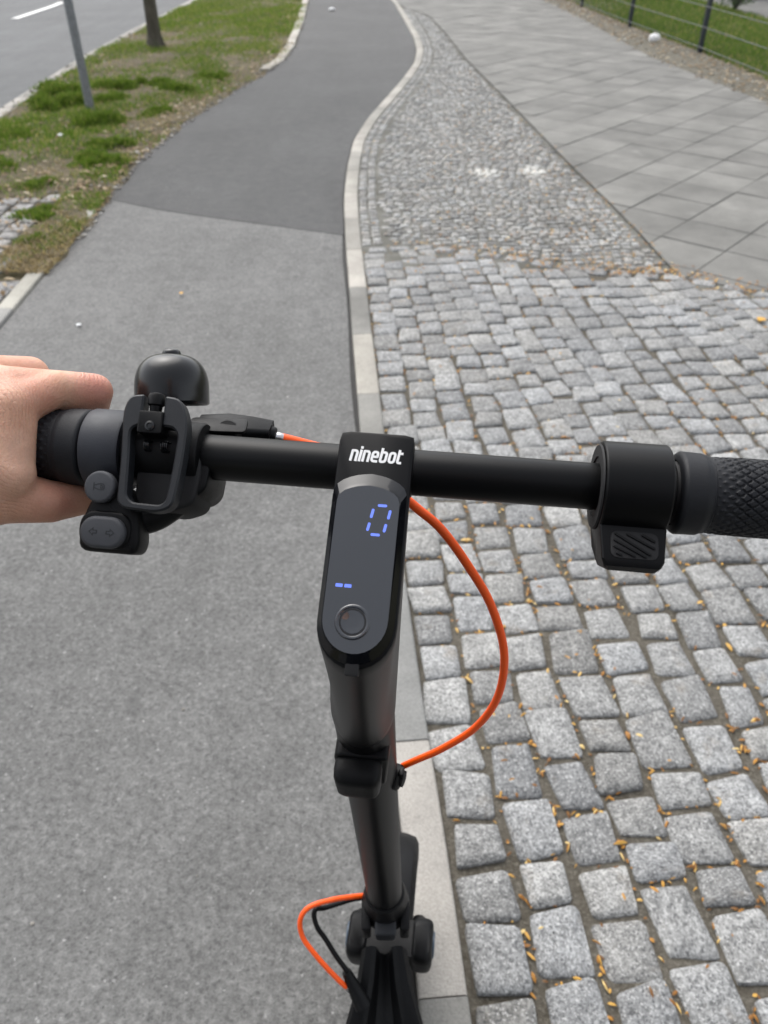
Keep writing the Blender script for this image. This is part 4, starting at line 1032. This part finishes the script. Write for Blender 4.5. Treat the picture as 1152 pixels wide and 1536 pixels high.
# bell dome ahead of the bar and its striker
bax = np.array((-.06, .54, .84)); bax /= np.linalg.norm(bax); bb = np.array((-.1228, .0478, .0020))
dome = [(.0186, -.0004), (.0196, -.0012), (.0204, -.0006), (.0206, .0006), (.0205, .004)] + [(.0205 * math.cos(t) ** .70, .0065 + .0203 * math.sin(t) ** .86) for t in np.linspace(.02, math.pi / 2 - .02, 22)]
bell = part("bell", lathe(dome, 72, o=bb, axis=bax, caps=False), M_GLOSSB, angle=60)
part("bell_inside", lathe([(.0188, -.0004), (.0186, .010), (.016, .019), (.010, .0235), (.0002, .025)], 48, o=bb, axis=bax, caps=False), M_DARK, bell)
part("bell_screw", lathe([(.0052, .0264), (.0052, .0272), (.0046, .0286), (.0034, .0293), (.0012, .0296), (.0002, .0296)], 32, o=bb, axis=bax), M_GLOSSB, bell)
part("bell_post", tube([bb + bax * .022, bb + bax * .004, bb - bax * .012, (-.1135, .020, -.004)], .0035, 12, 18), M_PLA, bell)
part("striker", lathe([(.0028, -.006), (.0028, .0), (.0032, .0035), (.0042, .0042), (.0042, .0080), (.0035, .0096), (.0012, .0102)], 28, o=np.array((-.1107, 0, 0)) + v47 * .0155 + n47 * .0205, axis=v47 + n47 * .12), M_PLA, bell)
# lever arm ahead of the bar with the cable stop
arm = [(-.100, .0225, -.0040), (-.085, .0255, -.0038), (-.072, .029, -.0048), (-.0628, .0332, -.0060)]
av = [np.array(p) for p in arm]
def arm_rings():
    rings = []
    for p, hh, dd in zip(av, (.0105, .0105, .0090, .0068), (.0095, .0095, .0080, .0065)):
        rings.append([p + np.array((0, a * dd, b * hh)) for a, b in rrect(2, 2, .35, 4)])
    return loft(rings)
am = part("lever_housing", arm_rings(), M_PLA, lever, angle=40)
part("housing_boss", lathe([(.0062, -.004), (.0062, .0102), (.0054, .0112), (.0028, .0112)], 28, o=(-.0815, .0200, -.0015), axis=(0, -.5, .85)), M_PLA, am)
part("housing_cover", prism(rrect(.030, .013, .003, 4, cx=-.084, cy=.0265), .0055, .0073, basis((0, 0, 0), (1, .12, -.03), (0, 1, 0)), .0006, 2), M_PLA, am)
part("cable_stop", lathe([(.0048, -.003), (.0050, .0006), (.0044, .0016), (.0032, .0020)], 24, o=(-.0628, .0335, -.0060), axis=(1, -.05, -.25)), M_PLA, am)
part("ferrule", lathe([(.0027, 0), (.0029, .0008), (.0029, .0042), (.0026, .0046)], 20, o=(-.0608, .0334, -.0064), axis=(1, -.05, -.25)), M_STEEL, am)
# horn button and turn switch on a pod under the collar
nb = np.array((0.05, -.74, .66)); nb /= np.linalg.norm(nb)
pod = part("switch_pod", prism(fillet(mm([(-15.5, -9.5), (13.5, -9.5), (15.5, -4), (14, 9), (9, 22), (-6, 27), (-10, 19), (-15.0, 6)]), .006, 5), -.016, .0008, basis(np.array((-.1275, -.0435, -.0195)), (1, 0, 0), np.array((0, .66, .74))), .003, 3), M_PLA)
def bbasis(c): return basis(c, (1, 0, 0), np.array((0, .66, .74)))
hb = np.array((-.1328, -.0305, -.0012)); sb = np.array((-.1292, -.0448, -.0178))
horn = part("horn_button", prism(circle2(.0079, 44), -.003, .0026, bbasis(hb), .0016, 4), M_BTN, pod)
ts = part("turn_switch", prism([(.0036 + .0078 * math.cos(a_), .0078 * math.sin(a_)) for a_ in np.linspace(-math.pi / 2, math.pi / 2, 18)] + [(-.0036 + .0078 * math.cos(a_), .0078 * math.sin(a_)) for a_ in np.linspace(math.pi / 2, math.pi * 1.5, 18)], -.0045, .0030, bbasis(sb), .0020, 4), M_BTN, pod)
part("switch_bezel", prism(rrect(.0262, .0188, .009, 9, cy=.0012), -.010, .0000, bbasis(sb), .0015, 3), M_PLA, pod)
part("pod_arm", tube([(-.1235, -.030, -.021), (-.113, -.024, -.022), (-.103, -.016, -.018)], .0085, 14, 12), M_PLA, pod)
part("pod_neck", tube([(-.1325, -.024, -.008), (-.131, -.033, -.018)], .0068, 14, 8), M_DARK, pod)
def icon(name, paths, c, parent, w=.0004):
    part(name, join(*[stroke([(a / 1000, b / 1000) for a, b in p], w, -.0003, .00012 + .00001 * k, bbasis(c), cl) for k, (p, cl) in enumerate(paths)]), M_BTNI, parent, smooth=False)
icon("horn_icon", [([(-2.6, -1.9), (-2.6, 1.9)], False), ([(-2.3, .6), (.2, 1.5), (2.0, 1.5), (2.7, .6), (2.7, -.6), (2.0, -1.5), (.2, -1.5), (-2.3, -.6)], False), ([(.9, -.9), (.9, .9), (1.9, .4), (1.9, -.4)], True)], hb + np.array(bbasis(hb)[3]) * .0026, horn)
al = [(-6.2, 0), (-4.3, 1.7), (-4.3, .7), (-2.4, .7), (-2.4, -.7), (-4.3, -.7), (-4.3, -1.7)]
icon("arrow_icon", [(al, True)], sb + np.array(bbasis(sb)[3]) * .0030, ts); icon("arrow_icon", [([(-a, b) for a, b in al], True)], sb + np.array(bbasis(sb)[3]) * .0030, ts)

# --- foot of the stem: hinge, neck, deck, fork, wheels (world axes, deck pointing straight ahead)
I4 = Matrix.Identity(4)
def wp(name, VF, mat, parent=scoot, **k): return obj(name, VF, mat, parent, I4, **k)
ft = np.array(WS @ Vector(stem_axis(-.775))); sd = np.array(WS.to_3x3() @ Vector(axd)); uu = -sd
hinge = wp("hinge_collar", lathe([(.0225, .042), (.0245, .040), (.0262, .028), (.029, .006), (.031, -.02), (.030, -.045), (.022, -.06)], 48, o=ft, axis=uu), M_PLA, angle=30)
bkw = np.cross(np.array((1, 0, 0)), uu); bkw = bkw if bkw[1] < 0 else -bkw
Bl = basis(ft + bkw * .030 + uu * (-.012), (1, 0, 0), uu)
if Bl[3] @ bkw < 0: Bl = (Bl[0], Bl[1], Bl[2], -Bl[3])
wp("hinge_latch", prism(fillet([(-.0125, -.020), (.0125, -.020), (.0135, .016), (-.0135, .016)], [.009, .009, .003, .003], 5), -.012, .012, Bl, .003, 3), M_LOOP, hinge)
for s in (-1, 1):
    wp("hinge_cheek", prism(rrect(.0115, .056, .003, 4, cx=s * .0245, cy=-.012), -.028, .006, Bl, .003, 3), M_PLA, hinge)
    wp("hinge_bolt", lathe([(.006, 0), (.006, .003), (.004, .004)], 20, o=ft + np.array((s * .031, 0, 0)) + uu * -.02 + bkw * .012, axis=(s, 0, 0)), M_GLOSSB, hinge)
# neck: two beams opening into a V towards the deck, dark channel between
def neck():
    sec = [(.448, .372, .029, .040), (.415, .348, .036, .046), (.378, .318, .050, .050), (.33, .272, .060, .056), (.28, .222, .068, .058), (.22, .178, .075, .045), (.16, .160, .080, .030)]
    rings = []
    for y, z, hw, hh in sec:
        c = .010 + max(0, hw - .030) * .62
        pr = [(-hw, -hh), (-hw, -.010), (-hw + .006, 0), (-c - .006, .002), (-c, -.001), (-c * .55, -.018), (0, -.024), (c * .55, -.018), (c, -.001), (c + .006, .002), (hw - .006, 0), (hw, -.010), (hw, -hh)]
        rings.append([(a + .0005, y, z + b) for a, b in pr])
    return loft(rings)
wp("neck", neck(), M_PLA, angle=25)
def deck():
    rings = []
    for y, hw in ((.20, .055), (.17, .075), (.12, .085), (-.30, .085), (-.36, .075), (-.40, .05)):
        rings.append([(a, y, b) for a, b in [(-hw, .115), (-hw - .002, .140), (-hw + .004, .152), (hw - .004, .152), (hw + .002, .140), (hw, .115), (hw - .012, .100), (-hw + .012, .100)]])
    return loft(rings)
dk = wp("deck", deck(), M_BLK, angle=30)
wp("deck_mat", prism(rrect(.148, .42, .03, 6, cx=0, cy=-.09), .1525, .1555, basis((0, 0, 0), (1, 0, 0), (0, 1, 0)), .001, 2), M_RUB, dk)
def wheel(parent_name, c, ax, Wf=I4):
    w_ = obj(parent_name, lathe([(.078, -.022), (.088, -.020), (.090, 0), (.088, .020), (.078, .022)], 48, o=c, axis=ax, caps=False), M_DARK, scoot, I4)
    a = [( .095 + .0315 * math.cos(t), .0285 * math.sin(t)) for t in np.linspace(math.pi * .78, -math.pi * .78, 17)]
    obj("tyre", lathe(a, 64, o=c, axis=ax, caps=False), M_TYRE, w_, I4)
    obj("rim", lathe([(.030, -.026), (.060, -.018), (.078, -.020), (.078, .020), (.060, .018), (.030, .026)], 40, o=c, axis=ax), M_PLA, w_, I4); return w_
fax = np.array(ex); ff = np.array(ey); wc = np.array((.011, .578, .127))
wheel("front_wheel", wc, fax); wheel("rear_wheel", np.array((0, -.52, .127)), (1, 0, 0))
def fender(c, ax, fwd, a0, a1, r=.137, hw=.036):
    rings = []
    for a in np.linspace(a0, a1, 22):
        d = fwd * math.cos(a) + np.array((0, 0, 1)) * math.sin(a); k = 1 - .25 * max(0, (abs(a - (a0 + a1) / 2) / ((a1 - a0) / 2)) - .8) / .2
        rings.append([c + d * (r + dr) + ax * (hw * s * k) for s, dr in ((-1, -.030), (-.96, -.006), (-.8, .004), (-.4, .008), (0, .009), (.4, .008), (.8, .004), (.96, -.006), (1, -.030), (.90, -.028), (.74, .0), (0, .004), (-.74, .0), (-.90, -.028))])
    return loft(rings)
wp("front_fender", fender(wc, fax, ff, R(5), R(150)), M_PLA, angle=30)
wp("rear_fender", fender(np.array((0, -.52, .127)), np.array((1., 0, 0)), np.array((0, 1., 0)), R(40), R(165)), M_PLA, angle=30)
# fork legs with rounded shoulder covers and blue grey reflectors
fb = np.array(WS @ Vector(stem_axis(-.915))) + fax * .006 - ff * .022
fork = wp("fork", loft([[fb + fax * a + np.array((0, 0, 0)) + uu * h + ff * b for a, b in rrect(.092, .048, .018, 5)] for h in (-.035, -.03, .02, .026)]), M_PLA, angle=40)
for s in (-1, 1):
    cc = fb + fax * (s * .0440)
    cover = wp("fork_cover", loft([[cc + fax * (a * k) + ff * (b * k) + uu * h for a, b in rrect(.031, .066, .012, 6)] for h, k in ((-.12, .60), (-.10, .74), (-.05, .95), (-.012, 1.0), (.012, .97), (.026, .86), (.032, .66))]), M_PLA, angle=50)
    wp("reflector", lathe([(.017, -.003), (.017, .0016), (.0155, .0026), (.0, .003)], 36, o=cc + fax * (s * .0148) + uu * -.004, axis=fax * s, ref=uu), M_RFL, cover)
    wp("fork_leg", tube([cc + uu * -.08, wc + fax * (s * .045) + np.array((0, 0, .03)), wc + fax * (s * .043)], .013, 16, 16), M_PLA, fork)
wp("axle", lathe([(.008, -.056), (.008, .056)], 18, o=wc, axis=fax), M_STEEL, fork)
# lower cables looping from the stem back into the neck
wp("brake_cable", tube([(.000, .492, .425), (-.022, .487, .427), (-.044, .480, .436), (-.066, .473, .443), (-.092, .463, .446), (-.1035, .453, .434), (-.101, .441, .416), (-.088, .429, .402), (-.071, .417, .386), (-.055, .409, .367), (-.044, .405, .353)], .0031, 14, 80), M_ORG)
wp("power_cable", tube([(-.015, .490, .418), (-.040, .486, .418), (-.058, .480, .419), (-.076, .472, .424), (-.085, .467, .432), (-.0875, .461, .426), (-.083, .452, .414), (-.074, .444, .405), (-.059, .429, .387), (-.043, .416, .369), (-.034, .408, .352)], .0032, 14, 80), M_PLA)
sock = wp("cable_socket", tube([(-.047, .418, .372), (-.036, .405, .352), (-.026, .392, .338)], (.006, .009, .011), 16, 14), M_PLA)
wp("ferrule", tube([(-.0470, .4065, .3575), (-.0435, .4045, .352)], .0036, 12, 5), M_STEEL, sock)
wp("kickstand", tube([(-.085, .02, .11), (-.13, .0, .10), (-.165, -.05, .09)], .008, 12, 14), M_PLA)

# ------------------------------------------------------------------ the rider's left hand closed round the grip
def capsule(p, q, r1, r2, n=16):
    p, q = np.array(p, float), np.array(q, float); a = q - p; L = np.linalg.norm(a); a /= L
    prof = [(r1 * math.cos(t), -r1 * math.sin(t)) for t in np.linspace(math.pi / 2 - .05, 0, 5)] + [(r2 * math.cos(t), L + r2 * math.sin(t)) for t in np.linspace(0, math.pi / 2 - .05, 5)]
    return lathe(prof, n, o=p, axis=a, ref=(0, 0, 1) if abs(a[2]) < .9 else (1, 0, 0))
J = dict(iM=(-.1900, .0030, .0290), iP=(-.1590, .0330, .0145), iD=(-.1690, .0400, -.0070), iT=(-.1760, .0330, -.0235),
         mM=(-.2130, .0060, .0325), mP=(-.2010, .0450, .0150), mD=(-.2065, .0390, -.0110), mT=(-.2100, .0240, -.0260),
         rM=(-.2360, .0060, .0290), rP=(-.2270, .0420, .0090), rD=(-.2305, .0340, -.0150), rT=(-.2325, .0190, -.0265),
         pM=(-.2560, .0030, .0200), pP=(-.2510, .0330, .0000), pD=(-.2500, .0260, -.0190), pT=(-.2500, .0130, -.0265),
         tC=(-.2240, -.0330, -.0020), tM=(-.1910, -.0325, -.0100), tI=(-.1680, -.0215, -.0205), tT=(-.1560, -.0080, -.0265),
         w1=(-.1815, -.0080, .0270), w2=(-.1800, -.0290, .0015), wr=(-.2720, -.0420, .0060))
caps = []
def cp(a, b, r1, r2): caps.append(capsule(J.get(a, a) if isinstance(a, str) else a, J.get(b, b) if isinstance(b, str) else b, r1, r2))
for f, (r0, r1, r2, r3) in dict(i=(.0128, .0098, .0086, .0076), m=(.0128, .0104, .0090, .0080), r=(.0122, .0098, .0084, .0076), p=(.0112, .0086, .0074, .0068)).items():
    cp(f + 'M', f + 'P', r0, r1); cp(f + 'P', f + 'D', r1 * .98, r2); cp(f + 'D', f + 'T', r2, r3)
    cp('wr', f + 'M', .0215, r0)
cp('tC', 'tM', .0190, .0165); cp('tM', 'tI', .0150, .0112); cp('tI', 'tT', .0108, .0092); cp('wr', 'tC', .0240, .0190); cp('wr', 'tM', .0200, .0140)
cp('w1', 'w2', .0120, .0120); cp('w1', (-.1705, .0165, .0245), .0115, .0095); cp('w2', 'tM', .0125, .0150); cp('iM', 'w1', .0120, .0120); cp('iM', 'mM', .0122, .0125); cp('mM', 'rM', .0125, .0120); cp('rM', 'pM', .0120, .0110)
cp((-.2150, -.0180, .0260), 'w2', .0180, .0130); cp((-.2150, -.0180, .0260), 'iM', .0180, .0125); cp((-.2350, -.0150, .0220), 'rM', .0180, .0120); cp('tC', (-.2350, -.0150, .0220), .0190, .0180); cp((-.2150, -.0180, .0260), 'tC', .0180, .0190)
ELB = np.array(WS.inverted() @ Vector((-.335, .055, 1.285)))
wrv = np.array(J['wr']); fmid = wrv + (ELB - wrv) * .55
caps.append(capsule(wrv, fmid, .0255, .0330))
def grown(name, caps, vox, it):
    tmp = bpy.data.objects.new("tmp", mesh("tmp", *join(*caps), None)); COL.objects.link(tmp)
    md = tmp.modifiers.new("r", 'REMESH'); md.mode = 'VOXEL'; md.voxel_size = vox
    ms = tmp.modifiers.new("s", 'SMOOTH'); ms.factor = .5; ms.iterations = it
    dg = bpy.context.evaluated_depsgraph_get(); dg.update(); me = bpy.data.meshes.new_from_object(tmp.evaluated_get(dg)); me.name = name
    bpy.data.objects.remove(tmp); me.materials.clear(); me.shade_smooth(); return me
hm = grown("hand", caps, .0015, 9); hm.materials.append(M_SKIN)
person = empty("person", (0, -.15, .156), "rider standing on the deck with a bare left hand closed round the left grip", "person")
hand = link(bpy.data.objects.new("hand", hm), person, WS)
# the rest of the rider, standing behind the camera
def C3(a, b, r1, r2): return capsule(a, b, r1, r2, 20)
sl_, el_, wl_ = (-.185, -.17, 1.53), (-.335, .055, 1.285), tuple(WS @ Vector(wrv + (ELB - wrv) * .30))
sr_, er_, wr_ = (.185, -.17, 1.53), (.30, -.16, 1.27), (.13, -.075, 1.385)
jk = [C3((-.10, -.20, 1.06), (-.12, -.19, 1.42), .115, .125), C3((.10, -.20, 1.06), (.12, -.19, 1.42), .115, .125), C3((0, -.19, 1.06), (0, -.18, 1.45), .12, .125), C3((-.16, -.18, 1.50), (.16, -.18, 1.50), .075, .075), C3((0, -.18, 1.48), (0, -.19, 1.59), .085, .065),
      C3(sl_, el_, .068, .055), C3(el_, wl_, .054, .040), C3(sr_, er_, .068, .055), C3(er_, wr_, .054, .042)]
jm = grown("jacket", jk, .012, 6); jm.materials.append(M_CLOTH); link(bpy.data.objects.new("jacket", jm), person)
tr = []
for sx, fy, ky in ((-1, .0, .0), (1, -.27, -.17)):
    hp_, kn, an = (sx * .095, -.20, 1.02), (sx * .085, ky - .02, .62), (sx * .045, fy - .05, .24)
    tr += [C3(hp_, kn, .098, .068), C3(kn, an, .066, .048)]
    sh = grown("shoe", [C3((sx * .045, fy - .06, .200), (sx * .045, fy + .11, .188), .042, .034), C3((sx * .045, fy - .06, .20), (sx * .045, fy - .05, .27), .042, .044)], .008, 4)
    sh.materials.append(M_PLA); link(bpy.data.objects.new("shoe", sh), person)
tr.append(C3((-.08, -.20, 1.04), (.08, -.20, 1.04), .115, .115))
tm = grown("trousers", tr, .012, 6); tm.materials.append(M_CLOTH); link(bpy.data.objects.new("trousers", tm), person)
hd = [C3((0, -.19, 1.58), (0, -.175, 1.68), .056, .055), C3((0, -.155, 1.70), (0, -.175, 1.80), .068, .085), C3((0, -.10, 1.725), (0, -.085, 1.712), .012, .015), C3((-.082, -.17, 1.75), (-.084, -.17, 1.72), .013, .010), C3((.082, -.17, 1.75), (.084, -.17, 1.72), .013, .010), C3((0, -.11, 1.655), (0, -.13, 1.67), .030, .045)]
hdm = grown("head", hd, .007, 4); hdm.materials.append(M_SKIN); link(bpy.data.objects.new("head", hdm), person)
hrm = grown("hair", [C3((0, -.195, 1.77), (0, -.185, 1.83), .088, .082)], .008, 3); hrm.materials.append(M_BARK); link(bpy.data.objects.new("hair", hrm), person)
hr_ = [C3(wr_, (.085, -.06, 1.42), .026, .028)] + [C3((.085 + .004 * k, -.058 + .004 * k, 1.445 - .018 * k), (.045 + .004 * k, -.052, 1.452 - .018 * k), .009, .0075) for k in range(4)] + [C3((.09, -.07, 1.41), (.058, -.078, 1.445), .012, .009)]
rhm = grown("hand", hr_, .003, 4); rhm.materials.append(M_SKIN); link(bpy.data.objects.new("hand", rhm), person)
